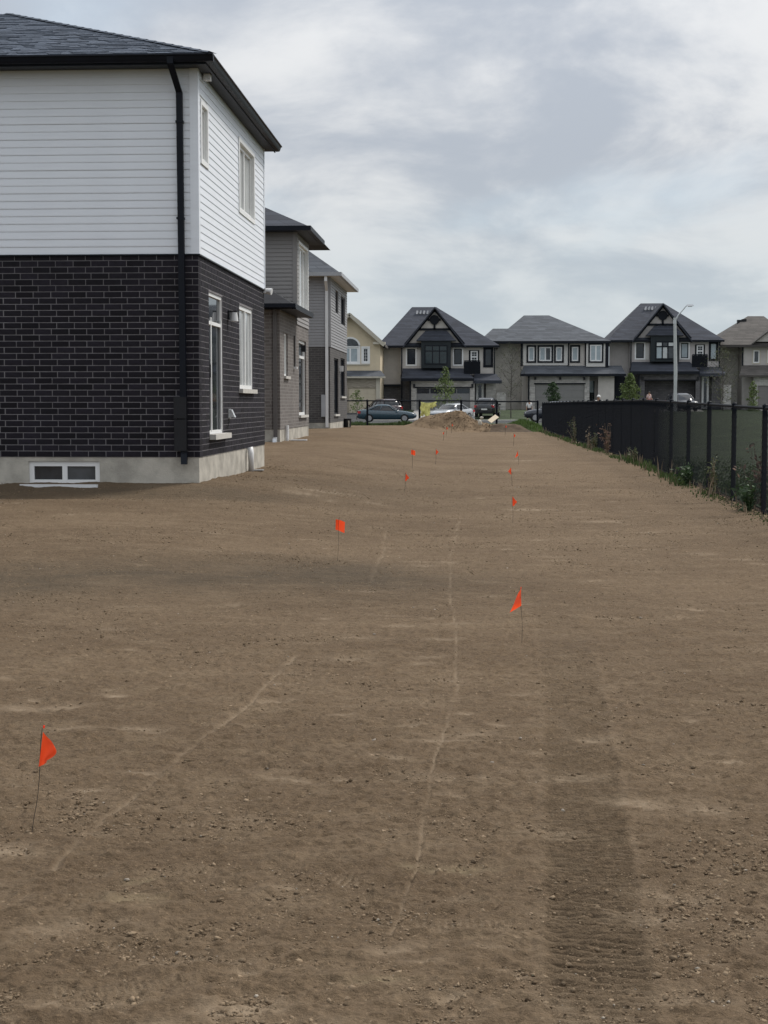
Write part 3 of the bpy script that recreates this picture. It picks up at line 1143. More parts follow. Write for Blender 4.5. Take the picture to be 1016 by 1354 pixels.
    def course(P0, P1, apL, apR, n):
        """strips of tabs up a slope whose foot runs P0..P1 and whose head runs apL..apR"""
        nrm = (P1 - P0).cross(apL - P0).normalized()
        for i in range(n):
            f0, f1 = i / n, (i + 1.35) / n
            a0, b0 = P0.lerp(apL, f0), P1.lerp(apR, f0)
            a1, b1 = P0.lerp(apL, min(f1, 1)), P1.lerp(apR, min(f1, 1))
            ln = (b0 - a0).length
            if ln < .1:
                continue
            x = -random.random() * .3
            while x < ln:
                w = random.choice((.14, .18, .24, .3))
                u0, u1 = max(x, 0) / ln, min(x + w - .004, ln) / ln
                x += w
                if u1 <= u0:
                    continue
                up = random.choice((.008, .011, .018))
                p0, p1 = a0.lerp(b0, u0), a0.lerp(b0, u1)
                q0, q1 = a1.lerp(b1, u0), a1.lerp(b1, u1)
                sh.q(p0 + nrm * up, p1 + nrm * up, q1 + nrm * .003, q0 + nrm * .003)
                sh.q(p0, p1, p1 + nrm * up, p0 + nrm * up)
    course(A + Vector((5.2, 0, 0)), B, apl + Vector((5.2, 0, 0)), ap, 32)
    course(B, Cc, ap, ap, 32)
    # hip caps
    for i in range(26):
        f0, f1 = i / 26, (i + 1.25) / 26
        p, q = B.lerp(ap, f0), B.lerp(ap, min(f1, 1))
        dv = Vector((.09, .09, -.036))
        dw = Vector((-.10, -.10, -.0))
        up = Vector((0, 0, .030))
        sx = Vector((.12, .0, -.045))
        sy_ = Vector((0, -.12, -.045))
        sh.q(p + up + sy_, p + up, q + up * .6, q + up * .6 + sy_)
        sh.q(p + up, p + up + sx, q + up * .6 + sx, q + up * .6)
    kind(sh.build('shingle', shingle_m, roof), 'stuff')
    mb = MB()
    mb.box(HXL - ov, ex + .03, ey0 - .075, ey0 + .0, ze - .012, ze - .002)
    mb.box(ex - .0, ex + .075, ey0 - .07, ey1 + .06, ze - .013, ze - .003)
    mb.build('drip_edge', galv, root)
    # downspout
    xd = at(240, 300, HY0).x
    xt = at(233, 84, HY0).x
    w = .045
    yf = HY0 - .02
    mb = MB()

    def run(p, q):
        (x0, y0, z0), (x1, y1, z1) = p, q
        mb.hexa(((x1 - w, y1 - .07, z1), (x1 + w, y1 - .07, z1), (x1 + w, y1, z1), (x1 - w, y1, z1)), ((x0 - w, y0 - .07, z0), (x0 + w, y0 - .07, z0), (x0 + w, y0, z0), (x0 - w, y0, z0)))
    run((xt, ey0 - .03, ZT + .10), (xt, ey0 - .03, ZT - .02))
    run((xt, ey0 - .03, ZT - .021), (xd, yf, ZT - .36))
    run((xd, yf, ZT - .361), (xd + .02, yf, ZF + .06))
    mb.build('downspout', dark_metal, root)
    mb = MB()
    run((xd + .021, yf - .001, ZF + .059), (xd + .03, yf - .05, ZF - .10))
    mb.build('downspout_outlet', dark_metal, root)
    mb = MB()
    mb.box(xd - .12, xd + .07, yf - .10, yf + .006, ZF + .58, ZF + .90)
    mb.box(xd - .115, xd + .068, yf - .095, yf + .005, ZF + .10, ZF + .565)
    mb.build('downspout_box', black_pl, root)
    for z in (ZS + 1.9, ZS + .5, ZS - 1.0):
        MB().box(xd - .055, xd + .06, yf - .076, yf + .008, z, z + .03).build('strap', dark_metal, root)
    # glass door
    d = window(root, FS, door[0], door[1], door[2], door[3], trim_w, glass_md, 1, [(2.1) / (door[3] - door[2]) * .84], .055, .02, name='patio_door')
    MB().fbox(FS, door[0] - .02, door[1] + .22, door[2] - .085, door[2] - .002, -.05, .10).build('sill', stone_sill, d)
    for u in (door[0] + .25, door[1] - .09):
        MB().fbox(FS, u, u + .05, 1.06, 2.84, -.03, -.012).build('door_stile', trim_w, d)
    MB().fbox(FS, door[0] + .06, door[0] + .085, 1.9, 2.1, -.04, .01).build('handle', black_pl, d)
    # windows
    window(root, FS, win[0], win[1], win[2], win[3], trim_w, glass_pale, 2, None, .07, .02, sill=stone_sill)
    window(root, FS, up1[0], up1[1], up1[2], up1[3], trim_w, glass_pale, 1, None, .05, .015, casing=trim_w, casing_w=.07, casing_proud=.03)
    window(root, FS, up2[0], up2[1], up2[2], up2[3], trim_w, glass_pale, 2, None, .07, .03, casing=trim_w, casing_w=.07, casing_proud=.03)
    window(root, Face('front', HY0 + .012), base_w[0], base_w[1], base_w[2], base_w[3], trim_w, [glass_md, glass('pale basement glass', (.085, .095, .105))], 2, None, .075, .03, name='basement_window')
    mb = MB()
    z0 = base_w[2] - .03
    mb.box(base_w[0] - .06, base_w[1] + .03, HY0 - .26, HY0 - .22, z0 - .08, z0 + .05)
    mb.box(base_w[0] - .06, base_w[0] - .03, HY0 - .22, HY0 + .01, z0 - .08, z0 + .01)
    mb.box(base_w[1] + .0, base_w[1] + .03, HY0 - .22, HY0 + .01, z0 - .08, z0 + .01)
    mb.build('window_well', white_metal, root)
    # wall lamp, vent, conduit, camera
    ly, lz = sy(302, 420), sz(302, 421)
    mb = MB()
    mb.fbox(FS, ly - .06, ly + .06, lz - .02, lz + .13, 0, .03)
    mb.fbox(FS, ly - .04, ly + .04, lz + .10, lz + .125, .03, .15)
    l = mb.build('wall_lamp', black_pl, root)
    MB().tube([HXV(HX + .10, ly, lz + .10), HXV(HX + .10, ly, lz - .05)], [.05, .07], 12).build('lamp_shade', white_metal, l)
    vy, vz = sy(303, 546), sz(303, 547)
    mb = MB()
    mb.fbox(FS, vy - .09, vy + .09, vz - .08, vz + .08, 0, .02)
    v = mb.build('dryer_vent', galv, root)
    P = FS.p
    MB().hexa((P(vy - .07, vz - .06, .11), P(vy + .07, vz - .06, .11), P(vy + .07, vz - .06, .02), P(vy - .07, vz - .06, .02)), (P(vy - .07, vz + .07, .05), P(vy + .07, vz + .07, .05), P(vy + .07, vz + .07, .02), P(vy - .07, vz + .07, .02))).build('vent_hood', galv, v)
    py_ = sy(327, 600)
    MB().tube([(HX + .07, py_, .22), (HX + .07, py_, .60), (HX + .05, py_, .71)], .055, 12).build('drain_pipe', white_metal, root, smooth=True)
    cy, cz = HY1 - .05, sz(350, 385)
    mb = MB()
    mb.fbox(FS, cy - .05, cy + .05, cz - .05, cz + .05, 0, .05)
    c_ = mb.build('security_light', white_metal, root)
    MB().tube([(HX + .05, cy, cz), (HX + .16, cy - .02, cz - .02)], [.05, .065], 12).build('lamp_head', white_metal, c_)
    MB().box(HX + .04, HX + .14, HY0 + .35, HY0 + .48, ZT - .09, ZT - .002).build('soffit_light', white_metal, root)
    # far walls so the block is closed
    mb = MB()
    mb.box(HXL, HX - .22, HY1 - .2, HY1, -.4, ZT)
    mb.box(HXL, HXL + .2, HY0 + .3, HY1 - .2, -.4, ZT)
    mb.build('back_wall', mortar_m, root)


def HXV(x, y, z):
    return (x, y, z)


near_house()


# ------------------------------------------------------------------ houses further along the row
def lap_wall(mb, F, u0, u1, v0, v1, holes=(), pitch=.114):
    n = max(1, round((v1 - v0) / pitch))
    p = (v1 - v0) / n
    for i in range(n):
        z = v0 + i * p
        cuts = [(h[0], h[1]) for h in holes if h[2] < z + p * .6 and z + p * .4 < h[3]]
        for s, e in subtract(u0, u1, cuts):
            P = F.p
            mb.q(P(s, z, .024), P(e, z, .024), P(e, z + p, .004), P(s, z + p, .004))
            mb.q(P(s, z, .002), P(e, z, .002), P(e, z, .024), P(s, z, .024))


def hip(mb, x0, x1, y0, y1, ze, t, s, x_ridge_left=None):
    """Hip roof whose ridge runs along X at y0 + t; hipped at x1, open (gable) at x0 unless x_ridge_left."""
    az = ze + s * t
    xl = x0 if x_ridge_left is None else x_ridge_left
    A, B, Cc, D = (x0, y0, ze), (x1, y0, ze), (x1, y1, ze), (x0, y1, ze)
    ap, al = (x1 - t, y0 + t, az), (xl, y0 + t, az)
    mb.q(A, B, ap, al)
    mb.q(B, Cc, ap)
    mb.q(Cc, D, al, ap)
    mb.q(D, A, al)
    mb.q(A, D, Cc, B)


def second_house():
    X = at(392, 400, 44.0).x
    root = thing('brick_house', 'taupe sided house with a one storey brick bump, between charcoal house and white downspout house', 'house', (X - 4, 43, .4))
    Y0 = 40.2
    Y1 = 44.0
    Y2 = atx(408, 400, X).y
    FS = Face('side', X)
    zf = .80
    XL = X - 11
    sy = lambda px, py=480: atx(px, py, X).y
    sz = lambda px, py: atx(px, py, X).z
    zs = sz(402, 433)                         # foot of siding
    zt = at(392, 307, Y1).z
    mb = MB()
    mb.box(XL, X - .01, Y0 + .01, Y2, -.3, zf)
    mb.build('foundation', concrete_m, root)
    w1 = (sy(376), sy(381), sz(376, 497), sz(376, 440))
    dr = (sy(395.5), sy(405), sz(396, 549), sz(396, 449))
    mb = MB()
    mb.fbox(Face('front', Y0), XL, X - .21, zf, 4.1, -.2, 0)
    wall_cells(mb, FS, Y0, Y1, zf, 4.1, [w1, dr], .2)
    wall_cells(mb, FS, Y1, Y2, zf, zs, [dr], .2)
    mb.box(XL, X - .2, Y2 - .2, Y2, zf, zt)
    mb.build('wall', brick_taupe, root)
    up = (sy(394.5, 360), sy(406.5, 360), sz(395, 408), sz(395, 322))
    mb = MB()
    lap_wall(mb, Face('front', Y1), XL, X, 4.0, zt)
    lap_wall(mb, FS, Y1, Y2, zs, zt, [(up[0] - .05, up[1] + .05, up[2], up[3])])
    mb.fbox(Face('front', Y1), XL, X - .21, 3.9, zt, -.2, 0)
    wall_cells(mb, FS, Y1, Y2, zs, zt, [up], .2)
    mb.build('siding', taupe_v, root)
    MB().fbox(Face('front', Y1), X - .1, X + .02, 4.2, zt, .0, .033).fbox(FS, Y1 - .0, Y1 + .1, 4.2, zt, .0, .032).build('corner_board', taupe_v, root)
    window(root, FS, up[0], up[1], up[2], up[3], trim_w, glass_pale, 3, None, .07, .04, casing=trim_w, casing_w=.07)
    window(root, FS, w1[0], w1[1], w1[2], w1[3], trim_w, glass_pale, 1, None, .06, .05, sill=stone_sill)
    window(root, FS, dr[0], dr[1], dr[2], dr[3], trim_w, [glass_md, glass_md], 1, [.8], .08, .05, sill=stone_sill, name='patio_door')
    ov = .38
    # upper roof
    ze = zt + .14
    mb = MB()
    hip(mb, XL - .4, X + ov, Y1 - ov, Y2 + ov + 3.0, ze, 3.0, .5)
    mb.build('roof', roof_dark, root)
    mb = MB()
    mb.box(XL - .4, X + ov - .03, Y1 - ov + .03, Y2 + ov, zt, zt + .02)
    mb.build('soffit', soffit_m, root)
    mb = MB()
    mb.box(XL - .4, X + ov + .1, Y1 - ov - .1, Y1 - ov + .02, zt + .0, zt + .135)
    mb.box(X + ov - .02, X + ov + .1, Y1 - ov + .021, Y2 + ov, zt + .0, zt + .134)
    mb.build('gutter', dark_metal, root)
    # lower roof
    zl = 4.0
    mb = MB()
    A, B, Cc = (XL, Y0 - ov, zl + .12), (X + ov, Y0 - ov, zl + .12), (X + ov, Y1 + .2, zl + .12)
    t = 2.4
    mb.q(A, B, (X + ov - t, Y0 - ov + t, zl + .12 + .60 * t), (XL, Y0 - ov + t, zl + .12 + .60 * t))
    mb.q(B, Cc, (X + ov - t, Y1 + .2, zl + .12 + .60 * t), (X + ov - t, Y0 - ov + t, zl + .12 + .60 * t))
    mb.q((XL, Y0 - ov + t, zl + .12 + .60 * t), (X + ov - t, Y0 - ov + t, zl + .12 + .60 * t), (X + ov - t, Y1 + .2, zl + .12 + .60 * t), (XL, Y1 + .2, zl + .12 + .60 * t))
    mb.q(A, (XL, Y1 + .2, zl + .12), Cc, B)
    mb.build('lower_roof', roof_black, root)
    mb = MB()
    mb.box(XL, X + ov + .1, Y0 - ov - .1, Y0 - ov + .02, zl + .01, zl + .115)
    mb.box(X + ov - .02, X + ov + .1, Y0 - ov + .021, Y1 + .2, zl - .03, zl + .114)
    mb.box(XL, X + ov - .03, Y0 - ov + .03, Y1 + .1, zl - .02, zl - .0)
    mb.build('gutter', dark_metal, root)
    xd = at(364.5, 500, Y0).x
    mb = MB()
    mb.box(xd - .05, xd + .05, Y0 - .09, Y0 - .01, .55, zl)
    d = mb.build('downspout', mat('taupe aluminium', (.10, .092, .088), .5, .1, 3), root)
    MB().hexa(((xd - .05, Y0 - .30, .46), (xd + .05, Y0 - .30, .46), (xd + .05, Y0 - .1, .46), (xd - .05, Y0 - .1, .46)), ((xd - .05, Y0 - .26, .56), (xd + .05, Y0 - .26, .56), (xd + .05, Y0 - .01, .62), (xd - .05, Y0 - .01, .62))).build('outlet', galv, d)
    y_ = sy(377, 575)
    MB().tube([(X + .06, y_, .45), (X + .06, y_, .9)], .05, 10).build('drain_pipe', white_metal, root)
    ly, lz = sy(398.5, 461), sz(398.5, 461)
    MB().fbox(FS, ly - .06, ly + .06, lz - .1, lz + .1, .002, .14).build('wall_lamp', black_pl, root)
    my = sy(389)
    MB().fbox(FS, my - .07, my + .07, sz(389, 485), sz(389, 444), .0, .05).build('cable_duct', mat('taupe aluminium', (.10, .092, .088)), root)
    MB().fbox(FS, my - .11, my + .11, sz(389, 488), sz(389, 485), .0, .09).build('meter_box', white_metal, root)


def third_house():
    Y0 = 59.6
    X = at(436.7, 480, Y0).x
    Y1 = atx(458.8, 480, X).y
    root = thing('brick_house', 'grey sided house with a white downspout, furthest of the row on the yard', 'house', (X - 4, 63, .5))
    XL = X - 11
    FN, FS = Face('front', Y0), Face('side', X)
    sy = lambda px, py=480: atx(px, py, X).y
    sz = lambda px, py: atx(px, py, X).z
    zf = at(430, 559, Y0).z
    zs = at(430, 458.5, Y0).z
    zt = at(430, 366, Y0).z
    MB().box(XL, X - .01, Y0 + .01, Y1, -.3, zf).build('foundation', concrete_m, root)
    d1 = (sy(442), sy(447.5), sz(442, 548), sz(442, 473))
    w1 = (sy(450.5), sy(456), sz(450.5, 524), sz(450.5, 473))
    u1 = (sy(443.5), sy(447.2), sz(444, 414), sz(444, 384))
    u2 = (sy(450.5), sy(456.2), sz(451, 428), sz(451, 391))
    mb = MB()
    mb.fbox(FN, XL, X - .21, zf, zs, -.2, 0)
    wall_cells(mb, FS, Y0, Y1, zf, zs, [d1, w1], .2)
    mb.build('wall', brick_grey, root)
    mb = MB()
    lap_wall(mb, FN, XL, X, zs, zt)
    lap_wall(mb, FS, Y0, Y1, zs, zt, [u1, u2])
    mb.fbox(FN, XL, X - .21, zs, zt, -.2, 0)
    wall_cells(mb, FS, Y0, Y1, zs, zt, [u1, u2], .2)
    mb.box(XL, X - .2, Y1 - .2, Y1, zf, zt)
    mb.build('siding', grey_v, root)
    MB().fbox(FN, X - .1, X + .02, zs, zt, 0, .033).fbox(FS, Y0, Y0 + .1, zs, zt, 0, .032).build('corner_board', grey_v, root)
    for w, n in ((u1, 'window'), (u2, 'window'), (w1, 'window'), (d1, 'patio_door')):
        window(root, FS, *w, trim_dark, glass_dk, 1, None, .06, .05, name=n, sill=stone_sill if w in (w1, d1) else None)
    ov = .4
    ze = zt + .15
    mb = MB()
    hip(mb, XL, X + ov, Y0 - ov, Y1 + ov, ze, (Y1 - Y0) / 2 + ov, .72)
    mb.build('roof', roof_grey, root)
    MB().box(XL, X + ov - .03, Y0 - ov + .03, Y1 + ov - .03, zt, zt + .02).build('soffit', white_metal, root)
    mb = MB()
    mb.box(XL, X + ov + .1, Y0 - ov - .1, Y0 - ov + .02, zt, zt + .145)
    mb.box(X + ov - .02, X + ov + .1, Y0 - ov + .021, Y1 + ov, zt, zt + .144)
    mb.build('gutter', mat('pale grey aluminium', (.36, .37, .39), .45, .1, 3), root)
    xd = at(432.5, 450, Y0).x
    mb = MB()
    mb.box(xd - .055, xd + .055, Y0 - ov - .04, Y0 - ov + .05, zt - .2, zt + .08)
    mb.hexa(((xd - .055, Y0 - .1, zt - .55), (xd + .055, Y0 - .1, zt - .55), (xd + .055, Y0 - .02, zt - .55), (xd - .055, Y0 - .02, zt - .55)), ((xd - .055, Y0 - ov - .04, zt - .2), (xd + .055, Y0 - ov - .04, zt - .2), (xd + .055, Y0 - ov + .05, zt - .2), (xd - .055, Y0 - ov + .05, zt - .2)))
    mb.box(xd - .055, xd + .055, Y0 - .1, Y0 - .02, .55, zt - .551)
    mb.build('downspout', white_metal, root)
    MB().box(xd - .22, xd - .06, Y0 - .12, Y0, at(430, 551, Y0).z, at(430, 522, Y0).z).build('meter_box', mat('pale grey aluminium', (.36, .37, .39)), root)
    ly, lz = sy(449, 487), sz(449, 487)
    MB().fbox(FS, ly - .07, ly + .07, lz - .13, lz + .1, .0, .16).build('wall_lamp', white_metal, root)


second_house()
third_house()


# ------------------------------------------------------------------ houses across the street
def gx(cx, Y):
    return lambda px, py=490: at(px, py, Y).x


def hip_full(mb, x0, x1, y0, y1, ze, rx0, rx1, ry, rz):
    A, B, Cc, D = (x0, y0, ze), (x1, y0, ze), (x1, y1, ze), (x0, y1, ze)
    l, r = (rx0, ry, rz), (rx1, ry, rz)
    mb.q(A, B, r, l)
    mb.q(B, Cc, r)
    mb.q(Cc, D, l, r)
    mb.q(D, A, l)
    mb.q(A, D, Cc, B)


def garage_door(root, F, u0, u1, v0, v1, m, glazed=None, rows=4, cols=4):
    mb = MB()
    mb.fbox(F, u0, u1, v0, v1, -.16, -.12)
    d = mb.build('garage_door', m, root)
    h = (v1 - v0) / rows
    for r in range(rows):
        for c in range(cols):
            w = (u1 - u0) / cols
            g = glazed and r == rows - 1
            MB().fbox(F, u0 + c * w + .05, u0 + (c + 1) * w - .05, v0 + r * h + .05, v0 + (r + 1) * h - .05, -.12, -.10).build('pane' if g else 'panel', glazed if g else m, d)
    return d


def slab_roof(mb, a, b, c, d, th=.12):
    """a sloping slab with thickness: a,b lower edge; c,d upper edge"""
    dn = Vector((0, 0, -th))
    a, b, c, d = map(Vector, (a, b, c, d))
    mb.hexa((a + dn, b + dn, c + dn, d + dn), (a, b, c, d))


def gabled_house(cx, cy, s, Y, label, wall, stone, garage, open_garage, bay_glass, win_glass, gz):
    """Two storey house: hip roof, front gable over a bay, skirt roof over a double garage."""
    PX = lambda p: cx + s * (p - 575)
    PY = lambda q: cy + s * (q - 408)
    fx = lambda p, Yp=Y: at(PX(p), PY(480), Yp).x
    fz = lambda q, Yp=Y: at(cx, PY(q), Yp).z
    root = thing('detached_house', label, 'house', (fx(580), Y + 6, gz))
    F, FG, FB = Face('front', Y), Face('front', Y - 1.5), Face('front', Y + .9)
    zE, zS = fz(459), fz(487)
    yb = Y + 12
    # walls
    hw = {'l': (fx(538.5), fx(549.5), fz(482), fz(461)), 'r': (fx(600.5), fx(611), fz(482), fz(461)), 'b': (fx(622.5), fx(632), fz(480), fz(464)), 'e': (fx(641), fx(650.5), fz(484), fz(461))}
    mb = MB()
    wall_cells(mb, F, fx(530), fx(655), zS - .6, zE, [hw['l'], hw['r'], hw['e'], (fx(620), fx(634), fz(495), fz(463))], .25)
    mb.box(fx(530) + .02, fx(655) - .02, Y + .6, yb, gz - .5, zE)
    mb.build('wall', wall, root)
    MB().fbox(F, fx(530), fx(655), gz - .5, zS - .601, -.25, -.0).build('lower_wall', stone_dk, root)
    # recessed left wing
    mb = MB()
    mb.fbox(FB, fx(503), fx(530), fz(509), zE, -.3, 0)
    mb.build('side_wall', wall, root)
    MB().fbox(FB, fx(503), fx(530), gz - .5, fz(509) - .002, -.3, 0.01).build('side_wall', stone_dk, root)
    MB().fbox(FB, fx(503), fx(534), fz(510.5), fz(508), .01, .5).build('side_wall_band', trim_dark, root)
    # main roof
    yr = Y + 6.2
    k = (yr + 0) / Y
    e0, e1 = at(PX(499), PY(459), Y - .5).x, at(PX(661), PY(459), Y - .5).x
    rz = at(PX(560), PY(406), yr).z
    r0, r1 = at(PX(545), PY(406), yr).x, at(PX(577), PY(406), yr).x
    mb = MB()
    hip_full(mb, e0, e1, Y - .5, yb + .5, zE + .14, r0, r1, yr, rz)
    roof = mb.build('roof', roof_dark, root)
    MB().box(e0, e1, Y - .56, Y - .48, zE - .06, zE + .13).build('fascia', trim_dark, root)
    MB().box(e0 + .1, e1 - .1, Y - .47, yb, zE - .03, zE + .1).build('soffit', trim_dark, root)
    for i in range(4):
        f = .80
        x = at(PX(551.5 + i * 4.6), PY(412), yr - 1.2).x
        y = yr - 1.2
        z = zE + .14 + (rz - zE - .14) * (y - (Y - .5)) / (yr - (Y - .5))
        MB().hexa(((x - .1, y - .2, z - .05), (x + .08, y - .2, z - .05), (x + .08, y + .2, z), (x - .1, y + .2, z)), ((x - .02, y - .2, z + .30), (x + .12, y - .2, z + .30), (x + .12, y + .2, z + .26), (x - .02, y + .2, z + .26))).build('roof_vent', galv if i % 2 else white_metal, roof)
    # front gable
    gl_, gr_, ga = fx(533, Y - .6), fx(616, Y - .6), fx(575, Y - .6)
    zl, za = fz(458, Y - .6), fz(405.6, Y - .6)
    mb = MB()
    mb.prism(F, [(fx(537), zE), (fx(612), zE), (fx(575), fz(411))], -.2, .08)
    mb.build('gable_wall', wall, root)
    mb = MB()
    # two slopes run back into the main roof
    yk = Y + 6.0
    slab_roof(mb, (gl_, Y - .75, zl), (ga, Y - .75, za), (ga, yk, za), (gl_, yk, zl), .16)
    slab_roof(mb, (ga, Y - .75, za), (gr_, Y - .75, zl), (gr_, yk, zl), (ga, yk, za), .16)
    mb.build('gable_roof', roof_dark, root)
    mb = MB()
    w = .34

    def beam(a, b, c, d):
        x0, z0, x1, z1 = fx(a), fz(b), fx(c), fz(d)
        n = Vector((-(z1 - z0), x1 - x0))
        n.normalize()
        n *= w / 2
        mb.prism(F, [(x0 + n[0], z0 + n[1]), (x0 - n[0], z0 - n[1]), (x1 - n[0], z1 - n[1]), (x1 + n[0], z1 + n[1])], .08, .2)
    w = .26
    beam(534, 458, 575, 409.5)
    beam(616, 458, 575, 409.5)
    w = .2
    beam(553, 435.5, 597, 435.5)
    beam(574.7, 429, 574.7, 436)
    beam(566, 423, 583, 423)
    mb.build('gable_trim', trim_dark, root)
    ring = [(fx(574.7) + .46 * math.cos(a), fz(423) + .46 * math.sin(a)) for a in [2 * math.pi * i / 16 for i in range(16)]]
    v = MB().prism(F, ring, .08, .26).build('round_vent', trim_dark, root)
    # bay
    bx0, bx1 = fx(557.5), fx(596.5)
    MB().box(bx0, bx1, Y - .8, Y - .01, fz(487), fz(451)).build('bay', mat('dark teal panel', (.010, .017, .022), .5, .3, 3), root)
    mb = MB()
    mb.hexa(((fx(551), Y - 1.05, fz(451)), (fx(603), Y - 1.05, fz(451)), (fx(603), Y - .12, fz(451)), (fx(551), Y - .12, fz(451))), ((fx(563), Y - .4, fz(437.5)), (fx(591), Y - .4, fz(437.5)), (fx(591), Y - .12, fz(437.5)), (fx(563), Y - .12, fz(437.5))))
    mb.build('bay_roof', roof_dark, root)
    FBay = Face('front', Y - .8)
    if bay_glass == 'teal':
        window(root, FBay, fx(562), fx(592), fz(482), fz(457), trim_dark, glass_teal, 3, [.72], .09, -.06)
    else:
        window(root, FBay, fx(564), fx(590.5), fz(484), fz(459), trim_dark, [glass_curt, glass_pale, glass_md, glass_pale], 3, [.74], .12, -.06)
    # windows with pale casings
    for key, g in (('l', glass_dk), ('r', win_glass), ('e', win_glass)):
        window(root, F, *hw[key], trim_dark, g, 1, None, .09, .03, casing=trim_w if key != 'e' else trim_dark, casing_w=.13, casing_proud=.06)
    MB().fbox(F, fx(551), fx(556.5), fz(484), fz(461), .0, .05).build('shutter_panel', stucco_light, root)
    # balcony over the porch
    MB().fbox(F, fx(620), fx(634), fz(495), fz(463), -.25, -.1).build('balcony_wall', trim_dark, root)
    window(root, F, *hw['b'], trim_w, glass_md, 1, [.5], .12, .02, name='balcony_door', muntin=(2, 2))
    mb = MB()
    x0, x1 = fx(614), fx(635)
    z0, z1 = fz(495), fz(477)
    mb.box(x0, x1, Y - 1.2, Y - 1.14, z1 - .1, z1)
    mb.box(x0, x1, Y - 1.2, Y - 1.14, z0, z0 + .1)
    n = 14
    for i in range(n + 1):
        x = x0 + (x1 - x0) * i / n
        mb.box(x - .03, x + .03, Y - 1.19, Y - 1.15, z0 + .1, z1 - .1)
    mb.build('railing', trim_dark, root)
    MB().box(x0 + .02, x1 - .02, Y - 1.1, Y - 1.05, z0 + .05, z1 - .12).build('balcony_panel', trim_dark, root)
    # skirt roof
    mb = MB()
    zlo, zhi = fz(500, Y - 2), fz(487)
    slab_roof(mb, (fx(531, Y - 2), Y - 2.0, zlo), (fx(627, Y - 2), Y - 2.0, zlo), (fx(613), Y - .02, zhi), (fx(533), Y - .02, zhi), .18)
    mb.build('skirt_roof', roof_dark, root)
    MB().box(fx(531, Y - 2), fx(627, Y - 2), Y - 2.1, Y - 1.99, zlo - .28, zlo - .02).build('gutter', trim_dark, root)
    mb = MB()
    slab_roof(mb, (fx(626, Y - 1.6), Y - 1.6, fz(503, Y - 1.6)), (fx(664, Y - 1.6), Y - 1.6, fz(503, Y - 1.6)), (fx(656), Y - .02, fz(494)), (fx(628), Y - .02, fz(494)), .3)
    mb.build('porch_roof', roof_dark, root)
    # garage block
    g0, g1, gt = fx(551, Y - 1.5), fx(622, Y - 1.5), fz(513, Y - 1.5)
    zt = zlo - .2
    mb = MB()
    wall_cells(mb, FG, fx(544, Y - 1.5), fx(628, Y - 1.5), gz - .4, zt, [(g0, g1, gz - .5, gt)], .4)
    mb.build('garage_wall', stone, root)
    if not open_garage:
        garage_door(root, FG, g0, g1, gz - .2, gt, garage, glass_dk, 4, 4)
    else:
        mb = MB()
        dk = mat('garage interior', (.035, .033, .032), .9, .3, 3)
        mb.box(g0 - .1, g1 + .1, Y + 4.3, Y + 4.4, gz - .2, gt + .2)
        mb.box(g0 - .2, g0 - .1, Y - 1.1, Y + 4.4, gz - .2, gt + .2)
        mb.box(g1 + .1, g1 + .2, Y - 1.1, Y + 4.4, gz - .2, gt + .2)
        mb.box(g0 - .2, g1 + .2, Y - 1.1, Y + 4.4, gt + .2, gt + .3)
        mb.build('garage_interior', dk, root)
        MB().box(fx(611), fx(619), Y + .5, Y + 1.0, gz, fz(517)).build('garage_cabinet', stucco_tan, root)
    MB().fbox(FG, g0 - .12, g1 + .12, gt, gt + .1, .0, .06).build('garage_lintel', trim_dark, root)
    for px in (548, 625):
        x = fx(px, Y - 1.5)
        MB().box(x - .1, x + .1, Y - 1.68, Y - 1.51, fz(513), fz(508)).build('coach_lamp', black_pl, root)
    # porch
    window(root, F, fx(630), fx(640), gz + .05, fz(506), trim_w, glass_dk, 1, None, .2, -.05, name='front_door')
    mb = MB()
    mb.box(fx(643), fx(656), Y - .5, Y - .02, gz - .4, fz(504))
    mb.build('porch_pillar', stone if not open_garage else stone_dk, root)
    MB().box(fx(657), fx(669), Y - .9, Y - .6, gz - .4, fz(519)).build('porch_wall', stone_lt, root)
    for px, q0 in ((531.5, 460), (543, 503), (654, 460)):
        x = fx(px, Y - 1.7)
        yy = Y - 1.72 if px == 543 else Y - .12
        x = fx(px, yy)
        MB().box(x - .06, x + .06, yy - .08, yy, gz if px != 654 else fz(495), fz(q0)).build('downspout', trim_dark, root)
    return root


gabled_house(575, 408, 1.0, 145.0, 'dark roofed gabled house with closed grey garage door and dark teal bay', stucco_beige, stone_lt, door_grey, False, 'teal', glass_dk, .9)
gabled_house(876, 403, .955, 151.0, 'dark roofed gabled house with open garage behind the street lamp', stucco_shade, stone_dk, door_grey, True, 'bright', glass_curt, .9)


